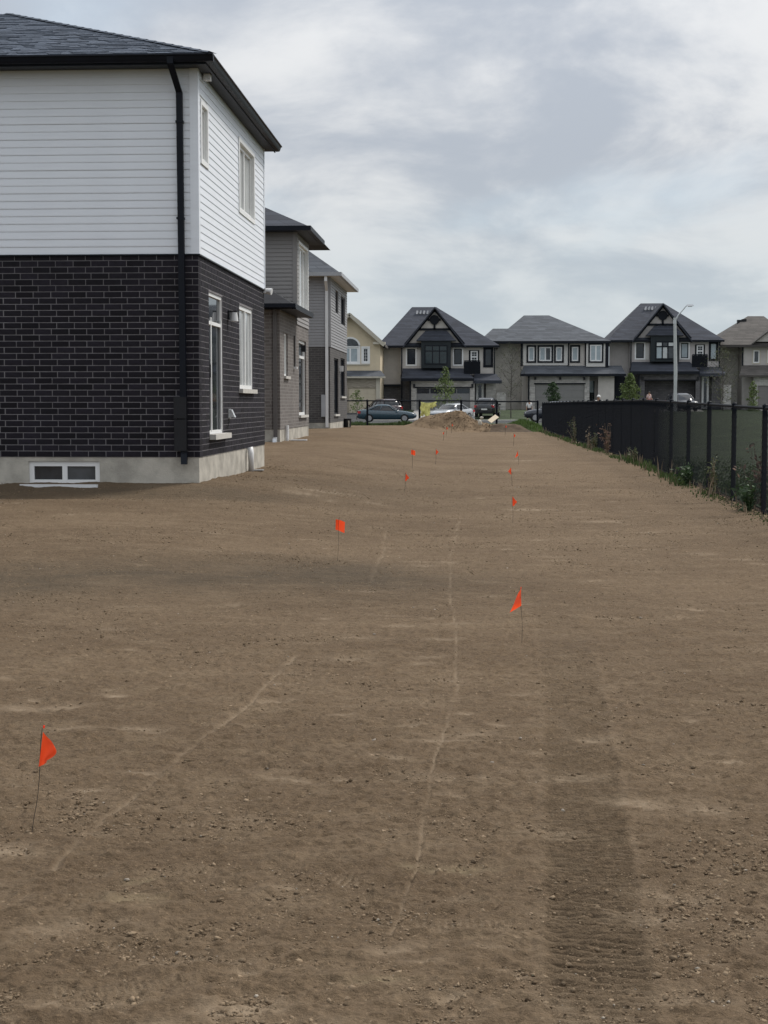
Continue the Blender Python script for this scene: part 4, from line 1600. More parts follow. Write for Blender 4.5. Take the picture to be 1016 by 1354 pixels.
def tan_house():
    Y = 140.0
    fx = lambda p, Yp=Y: at(p, 470, Yp).x
    fz = lambda q, Yp=Y: at(480, q, Yp).z
    gz = .75
    root = thing('detached_house', 'tan stucco house with arched white window, beside the dark gabled house', 'house', (fx(470), Y + 6, gz))
    F = Face('front', Y)
    x0, x1 = fx(424), fx(503)
    aw = (fx(452), fx(474.5), fz(480), fz(459))
    sw = (fx(480), fx(487.5), fz(479), fz(460))
    mb = MB()
    zE = fz(454)
    wall_cells(mb, F, x0, x1, fz(492), zE, [aw, sw], .25)
    mb.prism(F, [(x0, zE), (x1, zE), (fx(463), fz(416))], -.25, 0)
    mb.box(x0 + .02, x1 - .02, Y + .6, Y + 11, gz - .5, zE)
    mb.build('wall', stucco_tan, root)
    mb = MB()
    zl, za = fz(456, Y - .6), fz(413.5, Y - .6)
    slab_roof(mb, (fx(415), Y - .6, zl), (fx(463), Y - .6, za), (fx(463), Y + 11.5, za), (fx(415), Y + 11.5, zl), .2)
    slab_roof(mb, (fx(463), Y - .6, za), (fx(510), Y - .6, zl), (fx(510), Y + 11.5, zl), (fx(463), Y + 11.5, za), .2)
    mb.build('roof', roof_brown, root)
    mb = MB()
    for (a, b, c, d) in ((463, 416, 509, 457), (463, 416, 417, 457)):
        X0, Z0, X1, Z1 = fx(a), fz(b), fx(c), fz(d)
        n = Vector((-(Z1 - Z0), X1 - X0)).normalized() * .16
        mb.prism(F, [(X0 + n[0], Z0 + n[1]), (X0 - n[0], Z0 - n[1]), (X1 - n[0], Z1 - n[1]), (X1 + n[0], Z1 + n[1])], .62, .68)
    mb.box(fx(494), fx(510), Y - .6, Y + .1, fz(455.5), fz(452.5))
    mb.build('fascia', trim_beige, root)
    w = window(root, F, *aw, trim_w, glass_curt, 2, None, .14, .02, casing=trim_w, casing_w=.16, casing_proud=.05)
    cxm, ra = (aw[0] + aw[1]) / 2, (aw[1] - aw[0]) / 2
    arch = [(cxm + ra * math.cos(math.pi * i / 12), aw[3] + .1 + .68 * math.sin(math.pi * i / 12)) for i in range(13)]
    archo = [(cxm + (ra + .16) * math.cos(math.pi * i / 12), aw[3] + .1 + .84 * math.sin(math.pi * i / 12)) for i in range(13)]
    MB().prism(F, archo, .0, .05).build('arch_casing', trim_w, w)
    MB().prism(F, arch, .05, .07).build('arch_pane', glass_md, w)
    window(root, F, *sw, trim_w, glass_md, 1, None, .1, .02, casing=trim_w, casing_w=.14, casing_proud=.05, muntin=(2, 4))
    MB().fbox(F, fx(450), fx(489), fz(483), fz(481.5), 0, .08).build('sill_band', trim_beige, root)
    mb = MB()
    slab_roof(mb, (x0, Y - 1.6, fz(498, Y - 1.6)), (fx(510, Y - 1.6), Y - 1.6, fz(498, Y - 1.6)), (fx(504), Y - .02, fz(490)), (x0, Y - .02, fz(490)), .14)
    mb.build('skirt_roof', roof_grey, root)
    MB().box(x0, fx(510, Y - 1.6), Y - 1.7, Y - 1.59, fz(500, Y - 1.6), fz(497.8, Y - 1.6)).build('gutter', trim_beige, root)
    FG = Face('front', Y - 1.2)
    g = (fx(462), fx(498.5), gz - .3, fz(513))
    mb = MB()
    wall_cells(mb, FG, x0, fx(504), gz - .5, fz(500), [g], .4)
    mb.build('garage_wall', mat_courses('tan brick', (.33, .28, .22), (.40, .36, .30), .267, .09, .012), root)
    MB().fbox(FG, fx(498.5), fx(504), gz - .5, fz(500), .0, .06).build('corner_pier', trim_beige, root)
    garage_door(root, FG, *g, door_tan, None, 4, 3)


tan_house()


def hip_house():
    Y = 150.0
    fx = lambda p, Yp=Y: at(p, 480, Yp).x
    fz = lambda q, Yp=Y: at(745, q, Yp).z
    gz = .9
    root = thing('detached_house', 'grey hip roofed house with dark framed windows on pale upper wall', 'house', (fx(745), Y + 6, gz))
    F, FB, FG = Face('front', Y), Face('front', Y + 1.2), Face('front', Y - 1.5)
    zE = fz(453)
    wn = [(fx(698.5), fx(707), fz(477.5), fz(458.5)), (fx(713), fx(729.5), fz(477.5), fz(458.5)), (fx(735), fx(743.5), fz(477.5), fz(458.5)), (fx(756), fx(765), fz(477.5), fz(458.5))]
    wb = (fx(779.5), fx(795.5), fz(478), fz(456))
    mb = MB()
    wall_cells(mb, F, fx(690), fx(752), fz(483), zE, wn[:3], .25)
    mb.build('wall', stucco_light, root)
    mb = MB()
    wall_cells(mb, F, fx(752) + .002, fx(775), fz(484), zE, wn[3:], .25)
    mb.box(fx(690) + .02, fx(803) - .02, Y + .6, Y + 12, gz - .5, zE)
    mb.fbox(F, fx(690), fx(803), gz - .5, fz(485), -.25, -.001)
    mb.build('wall', stucco_beige, root)
    MB().fbox(FB, fx(655), fx(690), gz - .5, zE, -.3, 0).build('side_wall', mat('mottled stucco', (.56, .535, .49), .9, .25, 1.2, .2, 30), root)
    MB().fbox(F, fx(688.5), fx(691.5), fz(484), zE, .0, .08).build('downspout', trim_dark, root)
    for x in (752, 774):
        MB().fbox(F, fx(x - .8), fx(x + .8), fz(483), zE, .0, .07).build('trim_board', trim_dark, root)
    for i, w in enumerate(wn):
        window(root, F, *w, trim_w, [glass_curt, glass_md] if i == 1 else glass_curt, 2 if i == 1 else 1, None, .13, .0, casing=trim_dark, casing_w=.16, casing_proud=.06)
    wall_b = MB()
    wall_cells(wall_b, Face('front', Y - .5), fx(775), fx(800), fz(485), zE, [wb], .49)
    wall_b.build('bay', stucco_light, root)
    window(root, Face('front', Y - .5), *wb, trim_w, glass_curt, 2, None, .13, .0, casing=trim_dark, casing_w=.14, casing_proud=.06)
    MB().fbox(Face('front', Y - .5), fx(800), fx(804.5), fz(486), zE, -.49, .03).build('bay_side', trim_dark, root)
    # roof
    yr = Y + 6
    e0, e1 = fx(652, Y - .6), fx(808, Y - .6)
    rz = at(708, 417, yr).z
    mb = MB()
    hip_full(mb, e0, e1, Y - .6, Y + 12.6, zE + .14, at(693, 417, yr).x, at(726, 417, yr).x, yr, rz)
    mb.build('roof', roof_grey, root)
    yr2 = Y + 6.0
    mb = MB()
    hip_full(mb, at(632, 452, Y + 1.8).x, e0 + 6, Y + 1.8, Y + 11, zE + .14, at(652, 434, yr2).x, at(695, 434, yr2).x, yr2, at(655, 434.5, yr2).z)
    mb.build('wing_roof', roof_grey, root)
    mb = MB()
    mb.box(e0, e1, Y - .68, Y - .58, zE - .12, zE + .13)
    mb.box(at(634, 452, Y + 1.8).x, e0, Y + 1.7, Y + 1.8, zE - .1, zE + .13)
    mb.build('fascia', trim_dark, root)
    MB().box(e0 + .1, e1 - .1, Y - .57, Y + 12, zE - .02, zE + .1).build('soffit', trim_dark, root)
    mb = MB()
    slab_roof(mb, (fx(688, Y - 2), Y - 2, fz(494.5, Y - 2)), (fx(828, Y - 2), Y - 2, fz(494.5, Y - 2)), (fx(822), Y - .02, fz(483.5)), (fx(693), Y - .02, fz(483.5)), .18)
    mb.build('skirt_roof', roof_grey, root)
    MB().box(fx(688, Y - 2), fx(828, Y - 2), Y - 2.1, Y - 1.99, fz(497.5, Y - 2), fz(494.3, Y - 2)).build('gutter', trim_dark, root)
    g = (fx(708, Y - 1.5), fx(773.5, Y - 1.5), gz - .2, fz(508, Y - 1.5))
    mb = MB()
    wall_cells(mb, FG, fx(699, Y - 1.5), fx(780, Y - 1.5), gz - .5, fz(497), [g], .4)
    mb.build('garage_wall', stone_lt, root)
    garage_door(root, FG, *g, door_mid, None, 4, 4)
    MB().fbox(FG, g[0] - .1, g[1] + .1, g[3], g[3] + .12, 0, .05).build('garage_lintel', trim_dark, root)
    for px in (708, 741, 773):
        x = fx(px, Y - 1.5)
        MB().box(x - .1, x + .1, Y - 1.68, Y - 1.51, fz(502.5), fz(499)).build('coach_lamp', black_pl, root)
    x = fx(699.5, Y - 1.5)
    MB().box(x - .07, x + .07, Y - 1.62, Y - 1.51, gz, fz(497)).build('downspout', trim_dark, root)
    window(root, F, fx(780.5), fx(786.5), gz, fz(504), trim_dark, glass_dk, 1, None, .1, -.05, name='front_door')
    MB().fbox(F, fx(779), fx(785), fz(519), fz(504), .06, .1).build('sidelight', glass_curt, root)
    MB().box(fx(790), fx(811), Y - 1.4, Y - .5, gz - .4, fz(497)).build('porch_pillar', stucco_beige, root)
    MB().fbox(F, fx(811), fx(826), gz - .5, fz(497), .0, .1).build('porch_wall', trim_dark, root)


hip_house()


def brown_house():
    Y = 152.0
    fx = lambda p, Yp=Y: at(p, 480, Yp).x
    fz = lambda q, Yp=Y: at(990, q, Yp).z
    gz = .9
    root = thing('detached_house', 'house with brown shingle roof beside the house with open garage', 'house', (fx(1010), Y + 6, gz))
    F, FB, FG = Face('front', Y), Face('front', Y + 2.5), Face('front', Y - 1.5)
    zE = fz(458)
    w1 = (fx(996), fx(1004.5), fz(480), fz(463))
    w2 = (fx(1014.5), fx(1026), fz(480), fz(463))
    mb = MB()
    wall_cells(mb, F, fx(982), fx(1060), fz(484), zE, [w1, w2], .25)
    mb.box(fx(982) + .02, fx(1060), Y + .6, Y + 12, gz - .5, zE)
    mb.fbox(F, fx(982), fx(1060), gz - .5, fz(485), -.25, -.001)
    mb.build('wall', brown_stucco, root)
    MB().fbox(FB, fx(945), fx(982), gz - .5, zE, -.3, 0).build('side_wall', mat('mottled stucco', (.27, .25, .21)), root)
    for w in (w1, w2):
        window(root, F, *w, trim_w, glass_md, 1, None, .12, .0, casing=trim_beige, casing_w=.1, casing_proud=.04)
    MB().fbox(F, fx(981), fx(983), fz(484), zE, .0, .08).build('downspout', trim_dark, root)
    yr = Y + 6
    e0, e1 = fx(941, Y - .6), fx(1062, Y - .6)
    mb = MB()
    hip_full(mb, e0, e1, Y - .6, Y + 12.6, zE + .14, at(989, 418, yr).x, at(1010, 418, yr).x, yr, at(1000, 418, yr).z)
    roof = mb.build('roof', roof_brown, root)
    for px, py in ((978, 424), (984, 423)):
        y = yr - 1.1
        p = at(px, py, y)
        MB().box(p.x - .22, p.x + .22, y - .2, y + .3, p.z - .3, p.z + .08).build('roof_vent', black_pl, roof)
    # small front gable
    mb = MB()
    mb.prism(F, [(fx(997), fz(452)), (fx(1040), fz(452)), (fx(1018.5), fz(436))], .2, .5)
    mb.build('gable_wall', brown_stucco, root)
    mb = MB()
    zl, za = fz(454), fz(434)
    slab_roof(mb, (fx(993), Y - .8, zl), (fx(1018.5), Y - .8, za), (fx(1018.5), Y + 4, za), (fx(993), Y + 4, zl), .14)
    slab_roof(mb, (fx(1018.5), Y - .8, za), (fx(1044), Y - .8, zl), (fx(1044), Y + 4, zl), (fx(1018.5), Y + 4, za), .14)
    mb.build('gable_roof', roof_brown, root)
    MB().box(e0, e1, Y - .68, Y - .58, zE - .1, zE + .13).build('fascia', mat('brown trim', (.06, .052, .048), .6, .2, 4), root)
    mb = MB()
    slab_roof(mb, (fx(978, Y - 2), Y - 2, fz(496, Y - 2)), (fx(1060, Y - 2), Y - 2, fz(496, Y - 2)), (fx(1060), Y - .02, fz(483)), (fx(982), Y - .02, fz(483)), .18)
    mb.build('skirt_roof', roof_brown, root)
    g = (fx(1003, Y - 1.5), fx(1056, Y - 1.5), gz - .2, fz(510, Y - 1.5))
    mb = MB()
    wall_cells(mb, FG, fx(997, Y - 1.5), fx(1060, Y - 1.5), gz - .5, fz(497), [g], .4)
    mb.build('garage_wall', stone_lt, root)
    garage_door(root, FG, *g, mat('warm grey garage door', (.21, .19, .185), .6, .06, 3), None, 4, 4)


brown_house()


# ------------------------------------------------------------------ chain link fences
def link_mesh_data(L, Ht, a=.0375, b=.042, r=.0026):
    """Woven zigzag wires of one bay, x along the bay, z up."""
    n = int(round(L / a))
    a = L / n
    k = int(Ht / b)
    b = Ht / k
    V, Fq = [], []
    for i in range(n):
        base = len(V)
        for j in range(k + 1):
            right = (i + j) % 2 == 0
            x = (i + (1 if right else 0)) * a
            d = .0022 * (1 if (i + j) % 2 else -1)
            for c in range(3):
                an = 2 * math.pi * c / 3
                V.append((x + r * math.cos(an) * .8, d + r * math.sin(an), j * b))
        for j in range(k):
            for c in range(3):
                c2 = (c + 1) % 3
                Fq.append((base + 3 * j + c, base + 3 * j + c2, base + 3 * j + 3 + c2, base + 3 * j + 3 + c))
    me = bpy.data.meshes.new('mesh_panel')
    me.from_pydata(V, [], Fq)
    me.materials.append(fence_m)
    me.update()
    return me


def fence_side():
    root = thing('chain_link_fence', 'long black chain link fence along the side of the bare yard', 'fence', (FENCE_X, 50, 0))
    pitch = 2.44
    n = 34
    ys = [6.28 + i * pitch for i in range(n)]
    top = lambda y: float(np.interp(y, [13, 20, 35, 60, 90], [1.44, 1.455, 1.60, 1.585, 1.53]))
    grd = lambda y: float(H(FENCE_X, y))
    panels = {}
    pm = MB().tube([(0, 0, -.3), (0, 0, 1.52)], .036, 12)
    pm.tube([(0, 0, 1.52), (0, 0, 1.545), (0, 0, 1.565)], [.043, .041, .015], 12)
    post = None
    for i, y in enumerate(ys):
        if post is None:
            post = pm.build('post', fence_m, root, local=True)
            o = post
        else:
            o = link('post', post.data, root)
        o.location = (0 - .0, y - 50, top(y) - 1.535)
    base = link_mesh_data(pitch, 1.42)
    for a, b in zip(ys, ys[1:]):
        o = link('mesh_panel', base, root)
        g0, g1 = max(grd(a) + .02, top(a) - 1.5), max(grd(b) + .02, top(b) - 1.5)
        z0 = (g0 + g1) / 2
        hgt = (top(a) + top(b)) / 2 - .05 - z0
        # shear with the slope by tilting
        o.rotation_euler = (0, -math.atan2(top(b) - top(a), pitch), math.pi / 2)
        o.location = (-.043, a - 50, top(a) - .045 - hgt)
        o.scale = (1, 1, hgt / 1.42)
        MB().tube([(FENCE_X, a - .002, top(a) - .03), (FENCE_X, b - .003, top(b) - .03)], .021, 10).build('top_rail', fence_m, root)
        MB().tube([(FENCE_X - .05, a, top(a) - .045 - hgt + .03), (FENCE_X - .05, b, top(b) - .045 - hgt + .03)], .004, 5).build('tension_wire', fence_m, root)
    for y in ys:
        m = MB()
        for z in (.25, .6, .95, 1.3):
            m.tube([(FENCE_X, y, top(y) - 1.5 + z - .012), (FENCE_X, y, top(y) - 1.5 + z + .012)], .041, 10)
        m.build('tie_band', fence_m, root)
    return ys[-1], top(ys[-1])


FY, FT = fence_side()


def fence_rear():
    y = FY + .3
    x1 = FENCE_X - .1
    zt = lambda px: at(px, 530.0, y).z
    root = thing('chain_link_fence', 'black chain link fence crossing behind the dirt mound', 'fence', (0, y, .1))
    pxs = [440, 486, 555, 610, 657, 711]
    xs = [at(p, 545, y).x for p in pxs]
    tops = [at(p, 529.5 + (1 if p > 640 else 0), y).z for p in pxs]
    for x, z in zip(xs, tops):
        m = MB().tube([(x, y, -.3), (x, y, z + .02)], .06, 12)
        m.tube([(x, y, z + .02), (x, y, z + .06)], [.07, .02], 12)
        m.build('post', fence_m, root)
    for i in range(len(xs) - 1):
        MB().tube([(xs[i], y, tops[i] - .02), (xs[i + 1], y, tops[i + 1] - .02)], .04, 10).build('top_rail', fence_m, root)
        me = link_mesh_data(xs[i + 1] - xs[i], tops[i] - .12, .042, .045, .0022)
        o = link('mesh_panel', me, root)
        o.location = (xs[i], -.02, .02)
    return y


RY = fence_rear()


# ------------------------------------------------------------------ dirt mound, boards, stones
def mound():
    c = at(611, 556, 84.0)
    n = 90
    xs = np.linspace(-3.2, 3.9, n)
    ys = np.linspace(-2.4, 2.6, 60)
    Xg, Yg = np.meshgrid(xs, ys, indexing='xy')

    def g(x0, y0, sx, sy, h):
        return h * np.exp(-np.abs((Xg - x0) / sx) ** 1.9 - np.abs((Yg - y0) / sy) ** 2)
    Z = g(.05, .2, 1.0, 1.2, .98) + g(-1.3, .1, 1.05, 1.0, .74) + g(2.3, .5, .9, .9, .48) + g(-2.3, .2, .7, .8, .26) + g(1.4, -.3, .6, .7, .25)
    edge = np.minimum(1, (1 - np.abs(Yg / 2.6)) * 3) * np.clip((3.9 - np.abs(Xg - .3) / .95) * 1.5, 0, 1)
    Z = Z + np.clip(Z * 2.5, 0, 1) * (.24 * fbm(Xg * 1.8, Yg * 1.8, 3, 4) + .08 * fbm(Xg * 6, Yg * 6, 9, 3))
    Z = Z - .06 + 0
    W = H(Xg + c.x, Yg + c.y)
    V = np.stack([Xg + c.x, Yg + c.y, Z + W], -1).reshape(-1, 3)
    idx = np.arange(n * 60).reshape(60, n)
    Fq = np.stack([idx[:-1, :-1], idx[:-1, 1:], idx[1:, 1:], idx[1:, :-1]], -1).reshape(-1, 4)
    m = mat('heaped subsoil', (.205, .147, .094), .97, .45, 2.2, .9, 14, spec=.1, col2=(.125, .088, .056))
    o = np_mesh('dirt_mound', V, Fq, m, smooth=True)
    tag(o, 'heap of loose brown earth in front of the rear fence', 'dirt pile')
    k = 2000
    x = rng.normal(0, 1.4, k)
    y = rng.normal(-.2, .7, k)
    keep = (x > -3.1) & (x < 3.7) & (y > -2.2) & (y < 2.4)
    x, y = x[keep], y[keep]
    xi = np.clip(((x + 3.2) / 7.1 * (n - 1)).round().astype(int), 0, n - 1)
    yi = np.clip(((y + 2.4) / 5.0 * 59).round().astype(int), 0, 59)
    z = (Z + W)[yi, xi]
    scatter('mound_lumps', x + c.x, y + c.y, z, rng.uniform(.01, .045, len(x)) * rng.random(len(x)) ** .5, m, 'lumps of soil lying on the dirt mound')
    return c, lambda X, Y: float((Z + W)[int(np.clip(round((Y - c.y + 2.4) / 5 * 59), 0, 59)), int(np.clip(round((X - c.x + 3.2) / 7.1 * (n - 1)), 0, n - 1))])


MC, MZ = mound()


def rock(name, p, r, label, sq=(1, .8, .7)):
    V = ICO_V * (1 + rng.uniform(-.22, .22, (12, 1))) * np.array(sq) * r
    mb = MB()
    mb.v = [(float(a + p[0]), float(b + p[1]), float(c + p[2])) for a, b, c in V]
    mb.f = [tuple(int(i) for i in f) for f in ICO_F]
    mb.mi = [0] * len(mb.f)
    o = mb.build(name, stone_p, None, origin=p)
    m2 = o.modifiers.new('round', 'SUBSURF')
    m2.levels = m2.render_levels = 1
    return tag(o, label, 'stone')


yy = 82.3
p = at(637, 552.5, yy)
q = at(635, 559, yy - .4)
rock('pale_stone', (p.x, yy, max(p.z, MZ(p.x, yy))), .15, 'pale round stone resting above another on the mound', (1, .8, .75))
rock('pale_stone', (q.x, yy - .4, q.z), .19, 'pale upright stone at the foot of the mound', (.75, .8, 1.2))


def plank():
    a, b = at(647.5, 557.5, 82.6), at(657.5, 550, 83.4)
    d = (b - a)
    s = Vector((d.z, 0, -d.x)).normalized()
    up = Vector((0, -1, .35)).normalized()
    s = d.cross(up).normalized() * .13
    t = up * .02
    mb = MB()
    mb.hexa((a - s - t, a + s - t, b + s - t, b - s - t), (a - s + t, a + s + t, b + s + t, b - s + t))
    o = mb.build('plank', wood_p, None, origin=tuple(a))
    tag(o, 'pale wooden board leaning on the dark soil beside the mound', 'plank')
    # it leans on a low heap
    n = 40
    xs = np.linspace(-1.6, 2.0, n)
    ys = np.linspace(-.9, 2.2, n)
    Xg, Yg = np.meshgrid(xs, ys, indexing='xy')
    Z = .50 * np.exp(-(Xg / .95) ** 2 - ((Yg - .7) / .7) ** 2) + .25 * np.exp(-((Xg - 1.0) / .6) ** 2 - ((Yg - .6) / .6) ** 2)
    Z = Z + np.clip(Z * 3, 0, 1) * (.14 * fbm(Xg * 2.5, Yg * 2.5, 15, 3)) - .04
    cx, cy = at(662, 560, 83.2)[0], 83.0
    V = np.stack([Xg + cx, Yg + cy, Z + H(Xg + cx, Yg + cy)], -1).reshape(-1, 3)
    idx = np.arange(n * n).reshape(n, n)
    Fq = np.stack([idx[:-1, :-1], idx[:-1, 1:], idx[1:, 1:], idx[1:, :-1]], -1).reshape(-1, 4)
    o = np_mesh('soil_heap', V, Fq, mat('dark subsoil', (.12, .09, .065), .97, .4, 3, .8, 16, spec=.1), smooth=True)
    tag(o, 'low heap of darker soil under the wooden board', 'dirt pile')


plank()

# grassy rise by the fence corner
def rise():
    n = 40
    xs = np.linspace(-2.4, 2.2, n)
    ys = np.linspace(-2.2, 3.2, n)
    Xg, Yg = np.meshgrid(xs, ys, indexing='xy')
    Z = .62 * np.exp(-((Xg + .1) / 1.1) ** 2 - (Yg / 1.3) ** 2) + .03 * fbm(Xg * 3, Yg * 3, 4, 3) - .06
    cx, cy = at(694, 556, 86.5)[0], 86.5
    W = H(Xg + cx, Yg + cy)
    V = np.stack([Xg + cx, Yg + cy, Z + W], -1).reshape(-1, 3)
    idx = np.arange(n * n).reshape(n, n)
    Fq = np.stack([idx[:-1, :-1], idx[:-1, 1:], idx[1:, 1:], idx[1:, :-1]], -1).reshape(-1, 4)
    o = np_mesh('grass_bank', V, Fq, lawn_m, smooth=True)
    kind(o, 'structure', 'small grassy bank at the corner of the two fences')
    k = 5000
    x = rng.normal(0, .9, k)
    y = rng.normal(0, 1.0, k)
    xi = np.clip(((x + 2.4) / 4.6 * (n - 1)).round().astype(int), 0, n - 1)
    yi = np.clip(((y + 2.2) / 5.4 * (n - 1)).round().astype(int), 0, n - 1)
    hz = (Z + W)[yi, xi]
    V = []
    a = rng.uniform(0, 6.28, k)
    h = rng.uniform(.06, .2, k)
    X, Yy = x + cx, y + cy
    w = .02
    p0 = np.stack([X - np.cos(a) * w, Yy - np.sin(a) * w, hz], -1)
    p1 = np.stack([X + np.cos(a) * w, Yy + np.sin(a) * w, hz], -1)
    p2 = np.stack([X + rng.normal(0, .04, k), Yy + rng.normal(0, .04, k), hz + h], -1)
    V = np.stack([p0, p1, p2], 1).reshape(-1, 3)
    kind(np_mesh('bank_grass', V, np.arange(3 * k).reshape(k, 3), mat('bright lawn grass', (.12, .19, .05), .8, .4, 1.2, island=.3, trans=.25)), 'stuff', 'bright green grass on the bank by the fence corner')


rise()


def cloth():
    """Ragged pale yellow sheet hung on the rear fence."""
    x0, x1 = at(556.5, 540, RY).x, at(577, 540, RY).x
    zt = at(566, 531.5, RY).z
    nx, nz = 36, 22
    mb = MB()
    for i in range(nx + 1):
        u = i / nx
        L = (.76 if u < .56 else .30) + .05 * math.sin(19 * u) + .05 * math.sin(43 * u + 1)
        for j in range(nz + 1):
            v = j / nz
            x = x0 + (x1 - x0) * u + .03 * math.sin(11 * v + 6 * u)
            y = RY - .07 - .05 * math.sin(14 * u + 2 * v) * (.3 + v) - .05 * v
            z = zt - L * v - .05 * math.sin(3.5 * u)
            mb.v.append((x, y, z))
    for i in range(nx):
        for j in range(nz):
            a = i * (nz + 1) + j
            mb.f.append((a, a + nz + 1, a + nz + 2, a + 1))
            mb.mi.append(0)
    o = mb.build('yellow_sheet', yellow_cl, None, origin=((x0 + x1) / 2, RY, zt), smooth=True)
    s = o.modifiers.new('thick', 'SOLIDIFY')
    s.thickness = .012
    tag(o, 'ragged pale yellow sheet hanging on the rear fence beside the mound', 'tarp')


cloth()


# ------------------------------------------------------------------ marking flags
FLAGS = [
    # top px, foot px, width px of cloth (+ to the right), lean, style, label
    ((58, 963), (41, 1100), 1, 0, 'orange marking flag with pointed cloth on a leaning wire, nearest the camera'),
    ((689, 778), (690, 853), -1, 1, 'orange marking flag on an upright wire whose cloth hangs down in a narrow triangle'),
    ((449, 685), (446, 742), 1, 2, 'orange marking flag with square cloth, second of the house side row'),
    ((678, 655), (678, 692), 1, 3, 'orange marking flag seen edge on, first beyond the hanging triangle flag'),
    ((537, 625), (535, 650), 1, 0, 'dull orange marking flag just nearer than the bright one beside it'),
    ((546, 594), (545, 620), 1, 2, 'bright orange marking flag in line with the white downspout house'),
    ((676, 617), (677, 642), -1, 3, 'small orange marking flag beside a pale scrape of dirt'),
    ((577, 593), (576, 614), 1, 3, 'faint orange marking flag standing between the two flag lines'),
    ((685, 596), (686, 615), -1, 1, 'small orange marking flag behind the pale scrape on the fence side'),
    ((680, 573), (679, 590), 1, 3, 'upright orange marking flag before the grassy bank'),
    ((588, 570), (586, 583), -1, 3, 'pinkish marking flag lowest of three at the foot of the mound'),
    ((591, 564), (590, 577), 1, 3, 'pinkish marking flag in the middle of three at the foot of the mound'),
    ((598, 560), (597, 573), 1, 0, 'brightest marking flag of three at the foot of the mound'),
    ((669, 562), (668, 575), 1, 0, 'orange marking flag before the leaning wooden board'),
]


def flag(top, foot, sgn, style, label):
    g = gp(*foot)
    t = at(top[0], top[1], g.y)
    root = thing('marking_flag', label, 'flag', g, 0, 'orange marking flags')
    h = max(t.z - g.z, .3)
    lean = t.x - g.x
    pts = [Vector((g.x + lean * k + .006 * math.sin(5 * k), g.y + .012 * math.sin(3 * k + style), g.z - .03 * (k == 0) + h * k)) for k in [i / 8 for i in range(9)]]
    MB().tube(pts, max(.0013, g.y * .00009), 6).build('stem', wire_m, root)
    # cloth hangs from the upper part of the wire
    H_ = .145 if g.y < 12 else .15
    W_ = {0: .06, 1: .07, 2: .10, 3: .055}[style]
    mb = MB()
    nu, nv = 10, 12
    top_p = Vector((t.x, g.y + .012 * math.sin(3 + style), g.z + h))
    for j in range(nv + 1):
        v = j / nv
        for i in range(nu + 1):
            u = i / nu
            if style in (0, 3):      # kite: corner droops
                drop = .075 * u * (1.2 - .2 * u)
                zz = -.012 - v * (H_ - .02) * (1 - .62 * u) - drop * .72
                xx = sgn * W_ * u * (.55 + .45 * math.sin(math.pi * min(1, v + .15)))
                yy_ = .03 * math.sin(3.0 * u + 2 * v) * u
            elif style == 1:         # swept down and back
                zz = -v * H_ * (.72) - u * .055 - .0
                xx = sgn * W_ * (u * .35 + v * u * .65)
                yy_ = .05 * u + .018 * math.sin(5 * v + 2 * u)
            else:
                zz = -.01 - v * .10 - .025 * u
                xx = sgn * W_ * (u - .35) * .9
                yy_ = .03 * math.sin(4 * u + v)
            px = top_p.x - lean * (-zz) / h + xx
            mb.v.append((px, top_p.y - .004 + yy_, top_p.z + zz))
    for j in range(nv):
        for i in range(nu):
            a = j * (nu + 1) + i
            mb.f.append((a, a + 1, a + nu + 2, a + nu + 1))
            mb.mi.append(0)
    c = mb.build('flag_cloth', orange_m, root, smooth=True)
    if style in (0, 1):
        MB().tube([top_p + Vector((0, 0, .0)), top_p + Vector((.001, 0, .010))], .003, 6).build('wire_tip', orange_m, root)


for t_, f_, sg, st, lb in FLAGS:
    flag(t_, f_, sg, st, lb)


# ------------------------------------------------------------------ white scraps by the houses
def scrap(px0, px1, py, w, label, m=white_metal, name='trim_offcut', th=.02):
    a, b = gp(px0, py), gp(px1, py)
    y = (a.y + b.y) / 2
    z = max(float(H(a.x, y)), float(H(b.x, y))) + .01
    o = MB().hexa(((a.x, y - w, z), (b.x, y - w, z), (b.x, y + w, z), (a.x, y + w, z)), ((a.x, y - w, z + th), (b.x, y - w, z + th), (b.x, y + w, z + th), (a.x, y + w, z + th))).build(name, m, None, origin=((a.x + b.x) / 2, y, z))
    tag(o, label, 'scrap')


scrap(385, 406, 583, .12, 'white strip lying on the earth below the patio door of the taupe house', th=.03)
scrap(46, 112, 646.5, .03, 'short white strip lying on the earth below the basement window', th=.02)
scrap(334, 349, 623, .08, 'grey strip on the earth beside the white drain pipe', galv)


def bin_():
    p = at(455, 562, 66.0)
    x, y = p.x + .15, 66.0
    g = float(H(x, y))
    root = thing('black_bucket', 'small black bucket on the earth at the corner of the white downspout house', 'bucket', (x, y, g))
    MB().tube([(x, y, g), (x, y, g + .36)], [.15, .18], 16).build('pail', black_pl, root)
    MB().tube([(x, y, g + .36), (x, y, g + .385)], [.19, .19], 16).build('rim', black_pl, root)
    MB().box(x + .05, x + .1, y - .22, y - .16, g + .02, g + .3).build('handle', stone_p, root)


bin_()


